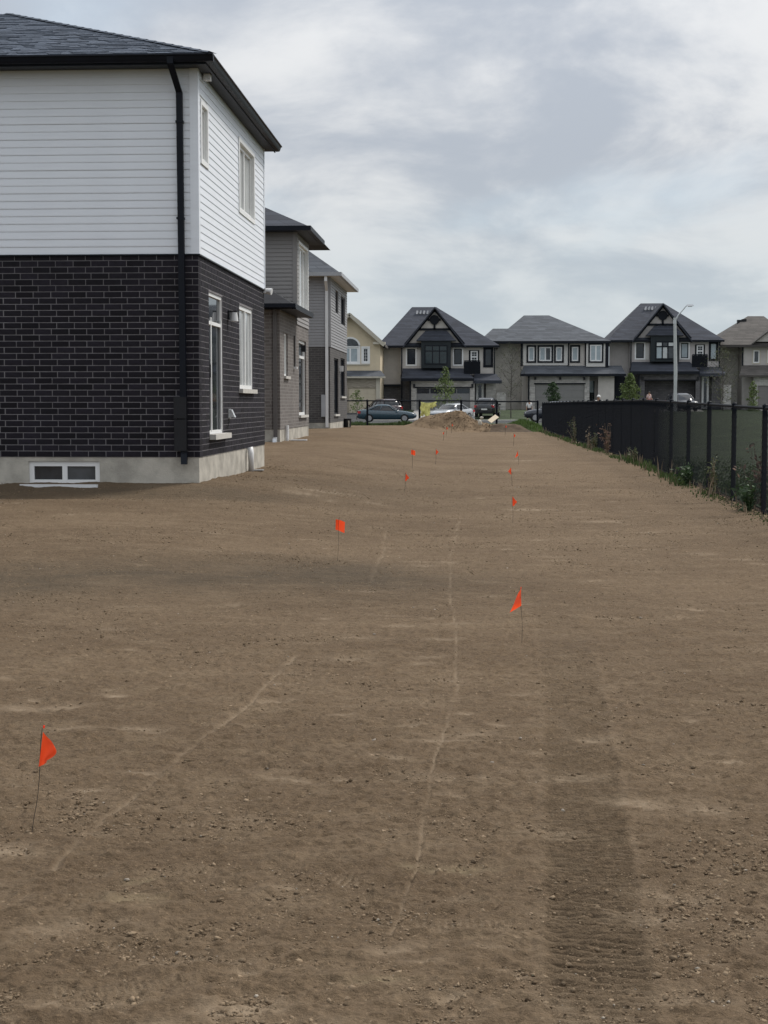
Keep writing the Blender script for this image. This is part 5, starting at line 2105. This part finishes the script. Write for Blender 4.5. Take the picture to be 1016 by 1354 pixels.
# ------------------------------------------------------------------ street lamp
def street_lamp():
    Y = 108.0
    b = at(893, 528, Y)
    tp = at(892.5, 420, Y)
    root = thing('street_lamp', 'tall pale street lamp with a slanting arm before the far houses', 'street lamp', (b.x, Y, 0))
    MB().tube([(b.x, Y, -.2), (b.x, Y, tp.z * .5), (tp.x, Y, tp.z)], [.15, .125, .10], 8).build('pole', pole_m, root)
    a = at(897, 417, Y)
    c = at(908, 404, Y)
    MB().tube([(tp.x, Y, tp.z - .35), (a.x, Y, a.z), (c.x, Y, c.z), (c.x + .1, Y, c.z + .02)], [.05, .045, .035, .035], 8).build('arm', galv, root)
    MB().tube([(tp.x, Y, tp.z - .45), (tp.x, Y, tp.z - .2)], .115, 8).build('collar', galv, root)
    h = MB().hexa(((c.x, Y - .13, c.z - .05), (c.x + .5, Y - .11, c.z - .02), (c.x + .5, Y + .11, c.z - .02), (c.x, Y + .13, c.z - .05)), ((c.x + .03, Y - .08, c.z + .08), (c.x + .45, Y - .06, c.z + .08), (c.x + .45, Y + .06, c.z + .08), (c.x + .03, Y + .08, c.z + .08))).build('lamp_head', galv, root)
    MB().box(c.x + .1, c.x + .4, Y - .08, Y + .08, c.z - .085, c.z - .045).build('lens', white_l, h)


street_lamp()


# ------------------------------------------------------------------ cars
CAR_N = [0]


def car(label, loc, rotz, paint, style='sedan', name='parked_car'):
    root = thing(name, label, 'car', loc, rotz, 'parked cars')
    if style == 'sedan':
        st = [(-2.36, .70, .50, .80), (-2.28, .82, .30, .96), (-1.9, .89, .24, 1.02), (-1.0, .91, .22, .98), (0, .91, .22, .94), (.95, .91, .22, .93), (1.6, .89, .24, .87), (2.1, .84, .28, .76), (2.3, .74, .36, .66), (2.38, .60, .44, .58)]
        rings = [(.90, -1.95, 1.15, .83), (1.12, -1.55, .80, .76), (1.32, -1.10, .40, .66), (1.41, -.85, .12, .60), (1.44, -.60, -.10, .50)]
        wb = (-1.42, 1.42)
        wr = .33
    else:
        st = [(-2.3, .76, .50, 1.0), (-2.24, .88, .36, 1.08), (-1.9, .93, .30, 1.10), (-1.0, .94, .28, 1.08), (0, .94, .28, 1.05), (.95, .94, .28, 1.04), (1.6, .92, .30, 1.0), (2.1, .88, .34, .90), (2.28, .78, .42, .78), (2.34, .64, .5, .68)]
        rings = [(1.02, -2.22, 1.25, .87), (1.28, -2.12, .92, .80), (1.52, -1.95, .52, .72), (1.64, -1.75, .25, .66), (1.68, -1.4, .0, .55)]
        wb = (-1.38, 1.42)
        wr = .37
    pm = mat('car paint ' + paint[0], paint[1], .25, .06, 2, spec=.5, coat=.8)
    mb = MB()
    sec = []
    for x, w, zb, zt in st:
        s = [(0, zb), (w * .8, zb), (w * .97, zb + .12), (w, zb + (zt - zb) * .55), (w * .97, zt - .08), (w * .86, zt - .01), (w * .5, zt + .015), (0, zt + .02)]
        full = s + [(-a, b) for a, b in reversed(s[1:-1])]
        sec.append([(x, a, b) for a, b in full])
    k = len(sec[0])
    for s in sec:
        mb.v += s
    for i in range(len(sec) - 1):
        for j in range(k):
            j2 = (j + 1) % k
            mb.f.append((i * k + j, (i + 1) * k + j, (i + 1) * k + j2, i * k + j2))
            mb.mi.append(0)
    mb.f.append(tuple(range(k)))
    mb.f.append(tuple(reversed(range((len(sec) - 1) * k, len(sec) * k))))
    mb.mi += [0, 0]
    body = mb.build('body', pm, root, local=True, smooth=True)

    def ring_pts(z, xa, xb, w, n=24):
        out = []
        for i in range(n):
            a = 2 * math.pi * i / n
            cx = math.copysign(abs(math.cos(a)) ** .45, math.cos(a))
            cy = math.copysign(abs(math.sin(a)) ** .45, math.sin(a))
            out.append(((xa + xb) / 2 + (xb - xa) / 2 * cx, w * cy, z))
        return out
    rp = [ring_pts(*r) for r in rings]
    n = 24
    gm, rm = MB(), MB()
    for r in rp[:4]:
        gm.v += r
    for i in range(3):
        for j in range(n):
            j2 = (j + 1) % n
            (gm if i < 2 else rm)
            gm.f.append((i * n + j, i * n + j2, (i + 1) * n + j2, (i + 1) * n + j))
            gm.mi.append(0)
    gm.build('window_glass', car_glass, root, local=True, smooth=True)
    for r in rp[2:]:
        rm.v += [(x, y * 1.008, z + .004) for x, y, z in r]
    for i in range(2):
        for j in range(n):
            j2 = (j + 1) % n
            rm.f.append((i * n + j, i * n + j2, (i + 1) * n + j2, (i + 1) * n + j))
            rm.mi.append(0)
    rm.f.append(tuple(2 * n + j for j in range(n)))
    rm.mi.append(0)
    rm.build('roof', pm, root, local=True, smooth=True)
    pil = MB()
    for f in ((.10, .25), (.44, .46), (.86, .84)) if style == 'sedan' else ((.05, .08), (.30, .33), (.58, .58), (.90, .88)):
        for s in (-1, 1):
            lo, hi = rings[0], rings[2]
            a = Vector((lo[1] + (lo[2] - lo[1]) * f[0], s * (lo[3] + .005) * .985, lo[0]))
            b = Vector((hi[1] + (hi[2] - hi[1]) * f[1], s * (hi[3] + .005), hi[0]))
            pil.tube([a, (a + b) / 2 + Vector((0, s * .02, 0)), b], .035, 6)
    pil.build('pillar', pm, root, local=True)
    for x in wb:
        for s in (-1, 1):
            y = s * .80
            w = MB().tube([(x, y - .11, wr), (x, y + .11, wr)], wr, 20).build('wheel', rubber, root, local=True)
            MB().tube([(x, y + s * .112 - .006, wr), (x, y + s * .112 + .006, wr)], wr * .64, 16).build('rim', alloy, w, local=True)
    zt = st[1][3]
    for s in (-1, 1):
        MB().box(st[1][0] - .06, st[1][0] + .16, s * .74 - .13, s * .74 + .13, zt - .26, zt - .06).build('tail_light', red_l, root, local=True)
        MB().box(2.02, 2.26, s * .66 - .13, s * .66 + .13, st[-3][3] - .2, st[-3][3] - .06).build('headlight', white_l, root, local=True)
        MB().box(.72, .88, s * .98 - .08, s * .98 + .08, rings[0][0] + .02, rings[0][0] + .15).build('mirror', pm, root, local=True)
    MB().box(st[0][0] - .03, st[0][0] + .02, -.26, .26, .62, .74).build('number_plate', plate_m, root, local=True)
    MB().box(st[0][0] - .02, st[0][0] + .08, -.72, .72, .36, .5).build('bumper', black_pl, root, local=True)
    return root


YC = 122.0
car('dark teal sedan parked along the street beyond the rear fence', (at(512, 550, YC).x, YC, -.02), R(2), ('teal', (.026, .062, .085)))
p = at(506, 540, 132.5)
car('dark wagon with red tail light on the driveway of the tan house', (p.x, 132.5, far_z(0, 132.5) + .05), R(118), ('plum black', (.05, .028, .032)), 'suv')
p = at(597, 545, 128.0)
car('silver car half hidden behind the dirt mound', (p.x, 128.0, far_z(0, 128.0) + .03), R(238), ('silver', (.42, .44, .46)))
p = at(645, 540, 134.0)
car('black car with red tail lights on the driveway of the teal bay house', (p.x, 134.0, far_z(0, 134) + .05), R(82), ('black', (.010, .011, .013)), 'suv')
p = at(731, 535, 124.0)
car('blue black car whose roof shows over the side fence end', (p.x, 124.0, -.02), R(180), ('midnight', (.014, .018, .03)), 'suv')
p = at(902, 530, 141.0)
car('dark grey car parked nose out before the open garage', (p.x, 141.0, far_z(0, 141) + .05), R(-80), ('graphite', (.04, .042, .05)), 'suv')


# ------------------------------------------------------------------ people
def skin_mesh(name, pts, edges, rad, m, parent, levels=1):
    me = bpy.data.meshes.new(name)
    me.from_pydata(pts, edges, [])
    me.materials.append(m)
    o = link(name, me, parent)
    sk = o.modifiers.new('skin', 'SKIN')
    sk.use_smooth_shade = True
    for i, r in enumerate(rad):
        v = me.skin_vertices[0].data[i]
        rr = r if isinstance(r, tuple) else (r, r)
        v.radius = rr
        v.use_root = i == 0
    ss = o.modifiers.new('sub', 'SUBSURF')
    ss.levels = ss.render_levels = levels
    return o


def person(label, loc, rotz, top, legs, head=None, cap=None, stride=.12, arm=0.0):
    root = thing('person', label, 'person', loc, rotz)
    j = {'pel': (0, 0, .94), 'wai': (0, 0, 1.08), 'che': (0, .01, 1.30), 'nek': (0, 0, 1.46), 'hd0': (0, -.02, 1.54), 'hd1': (0, -.03, 1.66),
         'lsh': (.18, 0, 1.40), 'lel': (.24, .03, 1.12), 'lwr': (.24, -.05 - arm * .2, .90 + arm * .2), 'lhd': (.24, -.08 - arm * .25, .82 + arm * .22), 'rsh': (-.18, 0, 1.40), 'rel': (-.25, .02, 1.12), 'rwr': (-.24, -.06, .88), 'rhd': (-.23, -.08, .80),
         'lhp': (.10, 0, .90), 'lkn': (.11, -stride * .5, .50), 'lan': (.11, -stride * .2, .09), 'lto': (.12, -stride * .2 - .17, .03), 'rhp': (-.10, 0, .90), 'rkn': (-.11, 0, .50), 'ran': (-.11, stride, .09), 'rto': (-.12, stride - .17, .03)}
    keys = list(j)
    E = [('pel', 'wai'), ('wai', 'che'), ('che', 'nek'), ('nek', 'hd0'), ('hd0', 'hd1'), ('che', 'lsh'), ('lsh', 'lel'), ('lel', 'lwr'), ('lwr', 'lhd'), ('che', 'rsh'), ('rsh', 'rel'), ('rel', 'rwr'), ('rwr', 'rhd'), ('pel', 'lhp'), ('lhp', 'lkn'), ('lkn', 'lan'), ('lan', 'lto'), ('pel', 'rhp'), ('rhp', 'rkn'), ('rkn', 'ran'), ('ran', 'rto')]
    rad = {'pel': (.15, .11), 'wai': (.135, .10), 'che': (.16, .11), 'nek': .055, 'hd0': (.075, .085), 'hd1': (.08, .095), 'lsh': .06, 'rsh': .06, 'lel': .042, 'rel': .042, 'lwr': .03, 'rwr': .03, 'lhd': .038, 'rhd': .038, 'lhp': .085, 'rhp': .085, 'lkn': .058, 'rkn': .058, 'lan': .04, 'ran': .04, 'lto': .035, 'rto': .035}
    skin_mesh('body', [j[k] for k in keys], [(keys.index(a), keys.index(b)) for a, b in E], [rad[k] for k in keys], skin_m, root)

    def sub(name, ks, es, grow, m):
        skin_mesh(name, [j[k] for k in ks], [(ks.index(a), ks.index(b)) for a, b in es], [tuple(v + grow for v in (rad[k] if isinstance(rad[k], tuple) else (rad[k], rad[k]))) for k in ks], m, root)
    sub('shirt', ['pel', 'wai', 'che', 'lsh', 'lel', 'rsh', 'rel'], [('pel', 'wai'), ('wai', 'che'), ('che', 'lsh'), ('lsh', 'lel'), ('che', 'rsh'), ('rsh', 'rel')], .016, top)
    sub('trousers', ['pel', 'lhp', 'lkn', 'lan', 'rhp', 'rkn', 'ran'], [('pel', 'lhp'), ('lhp', 'lkn'), ('lkn', 'lan'), ('pel', 'rhp'), ('rhp', 'rkn'), ('rkn', 'ran')], .012, legs)
    hm = cap or hair_m
    hv = MB()
    for i in range(7):
        th = (math.pi * .62) * i / 6
        for k in range(14):
            a = 2 * math.pi * k / 14
            hv.v.append((.098 * math.sin(th) * math.cos(a), -.02 + .115 * math.sin(th) * math.sin(a), 1.645 + .105 * math.cos(th)))
    for i in range(6):
        for k in range(14):
            k2 = (k + 1) % 14
            if i == 5 and k in (9, 10, 11):
                continue
            hv.f.append((i * 14 + k, (i + 1) * 14 + k, (i + 1) * 14 + k2, i * 14 + k2))
            hv.mi.append(0)
    hv.build('cap' if cap else 'hair', hm, root, local=True, smooth=True)
    fc = MB()
    fc.tube([(0, -.115, 1.60), (0, -.135, 1.575)], [.010, .016], 6)
    fc.build('nose', skin_m, root, local=True)
    for s in (-1, 1):
        fe = MB().tube([(s * .035, -.112, 1.615), (s * .035, -.122, 1.615)], .010, 8)
        fe.build('eye', hair_m, root, local=True)
        MB().tube([(s * .088, -.02, 1.59), (s * .098, -.02, 1.60)], .022, 8).build('ear', skin_m, root, local=True)
    MB().box(-.025, .025, -.124, -.112, 1.548, 1.556).build('mouth', cloth_r, root, local=True)
    for s, k in ((1, 'lhd'), (-1, 'rhd')):
        hx, hy, hz = j[k]
        f = MB()
        for q in range(4):
            f.tube([(hx, hy - .03 + .018 * q, hz), (hx, hy - .035 + .018 * q, hz - .06), (hx - s * .015, hy - .035 + .018 * q, hz - .09 - .006 * (q in (1, 2)))], [.010, .009, .006], 6)
        f.tube([(hx, hy - .03, hz + .02), (hx - s * .01, hy - .06, hz - .03)], [.012, .008], 6)
        f.build('fingers', skin_m, root, local=True)
    return root


p = at(700, 549, 131.0)
person('person in white top and dark trousers standing on the far pavement by the fence end', (p.x, 131.0, far_z(0, 131.0)), R(10), cloth_w, cloth_n, stride=.25)
p = at(792, 530, 80.0)
person('person with pale cap and white top seen over the side fence', (p.x, 80.0, at(792, 522, 80.0).z - 1.75), R(-20), cloth_w, cloth_n, cap=cloth_w)
p = at(858.5, 525, 144.0)
person('person in pale top standing at the side of the open garage', (p.x, 144.0, .88), R(30), mat('pale pink cloth', (.55, .40, .37), .9, .1, 10), cloth_r, arm=.6)


# ------------------------------------------------------------------ trees
def tree(label, loc, h, crown, n_leaf, leaf, m, trunk_r=.05, limbs=9, name='young_tree', bare=.0, seed=1):
    rs = random.Random(seed)
    root = thing(name, label, 'tree', loc)
    x, y, z = loc
    c0, c1, cr = crown            # crown from c0*h to c1*h with radius profile cr(t)
    mb = MB()
    lean = rs.uniform(-.03, .03)
    tr = [(x + lean * h * k + .02 * h * math.sin(4 * k + seed) * k, y, z - .1 + (h * .97 + .1) * k) for k in [i / 6 for i in range(7)]]
    mb.tube(tr, [trunk_r * (1 - .82 * i / 6) for i in range(7)], 7)
    tips = []
    for i in range(limbs):
        t = (i + rs.random()) / limbs
        zz = h * (c0 + (c1 - c0) * t * .92)
        a = i * 2.4 + rs.uniform(-.4, .4)
        r = cr(t) * rs.uniform(.7, 1.05)
        k = min(zz / h, .98)
        b = Vector((x + lean * h * k, y, z + zz * .9))
        e = Vector((b.x + r * math.cos(a), b.y + r * math.sin(a), z + zz + r * rs.uniform(.3, .8)))
        mid = (b + e) / 2 + Vector((0, 0, -.08 * r))
        mb.tube([b, mid, e], [trunk_r * .4, trunk_r * .26, trunk_r * .08], 5)
        tips += [(mid, r * .5), (e, r * .35)]
        for q in range(3 if bare else 1):
            f = b.lerp(e, rs.uniform(.35, .9))
            e2 = f + Vector((rs.uniform(-1, 1), rs.uniform(-1, 1), rs.uniform(.3, 1.1))) * r * .5
            mb.tube([f, e2], [trunk_r * .2, trunk_r * .06], 4)
            tips.append((e2, r * .3))
    mb.build('trunk', bark_m, root)
    lm = MB()
    for i in range(n_leaf):
        if rs.random() < .6 and tips:
            c, s = rs.choice(tips)
            p = c + Vector((rs.gauss(0, 1), rs.gauss(0, 1), rs.gauss(0, .8))) * s * .55
        else:
            t = rs.random()
            a = rs.uniform(0, 6.28)
            r = cr(t) * math.sqrt(rs.random())
            p = Vector((x + lean * h * (c0 + (c1 - c0) * t) + r * math.cos(a), y + r * math.sin(a), z + h * (c0 + (c1 - c0) * t)))
        d = Vector((rs.gauss(0, 1), rs.gauss(0, 1), rs.gauss(0, 1))).normalized()
        e = d.cross(Vector((rs.gauss(0, 1), rs.gauss(0, 1), rs.gauss(0, 1)))).normalized()
        L, W = leaf * rs.uniform(.6, 1.3), leaf * .45 * rs.uniform(.7, 1.2)
        lm.q(p - d * L / 2, p + e * W / 2, p + d * L / 2, p - e * W / 2)
    lm.build('crown', m, root)
    return root


def on_lot(px, Y):
    x = at(px, 530, Y).x
    return (x, Y, far_z(x, Y))


tree('slim young tree with sparse fresh leaves before the closed grey garage', on_lot(590, 131), 4.55, (.22, 1.0, lambda t: 1.0 * (1 - t) ** .7 + .12), 900, .22, leaf_a, .05, 14, seed=3)
tree('small tree with a dense dark oval crown before the hip roofed house', on_lot(731, 131), 3.25, (.38, 1.0, lambda t: .62 * math.sin(math.pi * min(.97, t * .9 + .1)) ** .7), 2200, .16, leaf_b, .05, 12, seed=5)
tree('leafy light green tree between hip roofed house and open garage', on_lot(834, 131), 3.95, (.15, 1.0, lambda t: .95 * (1 - t) ** .55 + .1), 2600, .2, leaf_a, .06, 16, seed=8)
tree('thin almost bare tree beside the wall of the hip roofed house', on_lot(676, 133), 6.6, (.25, 1.0, lambda t: 1.3 * math.sin(math.pi * min(.95, t * .8 + .15))), 420, .13, leaf_c, .055, 22, bare=1, seed=11)
tree('thin budding tree between open garage house and brown roofed house', on_lot(956, 132), 6.3, (.22, 1.0, lambda t: 1.7 * math.sin(math.pi * min(.95, t * .8 + .15))), 900, .14, leaf_c, .06, 24, bare=1, seed=13)
tree('narrow light green columnar tree before the brown roofed house', on_lot(996, 131), 3.3, (.08, 1.0, lambda t: .42 * (1 - t) ** .4 + .08), 1300, .17, leaf_a, .05, 12, seed=17)
tree('pale leafed sapling on the verge beside the tan house', on_lot(472, 129), 2.6, (.25, 1.0, lambda t: .7 * (1 - t) ** .5 + .1), 420, .17, leaf_a, .04, 9, seed=19)


# ------------------------------------------------------------------ weeds along the fence
def fence_grass():
    def gen(n):
        y = 15 + 74 * rng.random(n) ** 1.25
        x = FENCE_X - .10 + rng.normal(0, .12, n) + .08 * (fbm(y * .5, y * 0, 3, 2))
        return x, y
    hgt = lambda x, y: .02 + .19 * np.clip(fbm(y * .45, x * 0, 12, 3) + .12, 0, 1) * 2
    grass_tufts('fence_grass', 5200, gen, hgt, grass_m, 'rough green grass growing along the foot of the side fence')
    grass_tufts('dry_fence_grass', 380, gen, lambda x, y: .05 + .45 * np.clip(fbm(y * .4 + 7, x * 0, 22, 3) + .1, 0, 1) * 2, leaf_d, 'dry straw coloured stalks along the foot of the side fence')

    def gen2(n):
        y = 88 + 3.5 * rng.random(n)
        x = rng.uniform(-11, 2.5, n)
        return x, y
    grass_tufts('verge_grass', 9000, gen2, lambda x, y: .12 + .55 * np.clip(fbm(x * .7, y * .3, 14, 3) + .2, 0, 1), grass_m, 'rough grass along the foot of the rear fence', .009)

    def gen3(n):
        y = 14 + 50 * rng.random(n) ** 1.5
        x = FENCE_X + .15 + rng.random(n) * 4.0
        return x, y
    grass_tufts('lawn_grass', 30000, gen3, lambda x, y: .07 + 0 * x, grass_m, 'short green grass just beyond the side fence', .010)


fence_grass()


def weed(px, py, h, spread, n, m, label, seed, dx=0.0, stalk=True):
    rs = random.Random(seed)
    b = gp(px, py)
    b = Vector((min(b.x, FENCE_X - .12) + dx, b.y, 0))
    b.z = float(H(b.x, b.y))
    root = thing('weed', label, 'weed', b)
    sm, lm = MB(), MB()
    for i in range(n):
        a = rs.uniform(0, 6.28)
        r = spread * rs.random()
        tip = b + Vector((r * math.cos(a), r * math.sin(a) * 1.4, h * rs.uniform(.5, 1)))
        mid = b.lerp(tip, .5) + Vector((rs.uniform(-.04, .04), rs.uniform(-.04, .04), .04))
        sm.tube([b + Vector((rs.uniform(-.04, .04), rs.uniform(-.06, .06), -.02)), mid, tip], [.008, .006, .003], 4)
        for k in range(14):
            t = rs.uniform(.15, 1)
            p = b.lerp(mid, t * 2) if t < .5 else mid.lerp(tip, t * 2 - 1)
            p = p + Vector((rs.gauss(0, .05), rs.gauss(0, .05), rs.gauss(0, .03)))
            d = Vector((rs.gauss(0, 1), rs.gauss(0, 1), rs.gauss(.2, .6))).normalized()
            e = d.cross(Vector((rs.gauss(0, 1), rs.gauss(0, 1), rs.gauss(0, 1)))).normalized()
            L = rs.uniform(.05, .11)
            lm.q(p, p + d * L * .5 + e * L * .2, p + d * L, p + d * L * .5 - e * L * .2)
    sm.build('stalk', leaf_d if m is not leaf_b else leaf_b, root)
    lm.build('leaves', m, root)


weed(912, 642, .42, .28, 18, leaf_b, 'bushy bright green weed at the foot of the side fence', 1)
weed(1000, 676, .45, .25, 16, leaf_b, 'low green weed where the side fence leaves the frame', 2)
weed(944, 655, .62, .12, 7, leaf_c, 'tall thin weed with pale stalk beside a fence post', 3)
weed(990, 668, .95, .30, 10, mat('dry reddish weed', (.20, .12, .085), .8, .4, 3, island=.3), 'tall dry reddish weed behind the side fence', 4, .35)
weed(868, 612, .35, .2, 10, leaf_c, 'grey green weed clump by the side fence', 5)
weed(842, 600, .9, .28, 12, mat('dry reddish weed', (.20, .12, .085)), 'reddish dry shrub against the middle of the side fence', 6, -.02)
weed(812, 594, .55, .2, 10, leaf_c, 'olive weed clump before the dark part of the side fence', 7)
weed(776, 586, 1.0, .3, 12, leaf_c, 'tall olive weed towards the far part of the side fence', 8)
weed(796, 592, .75, .08, 4, leaf_d, 'single straw coloured stalk by the side fence', 9)
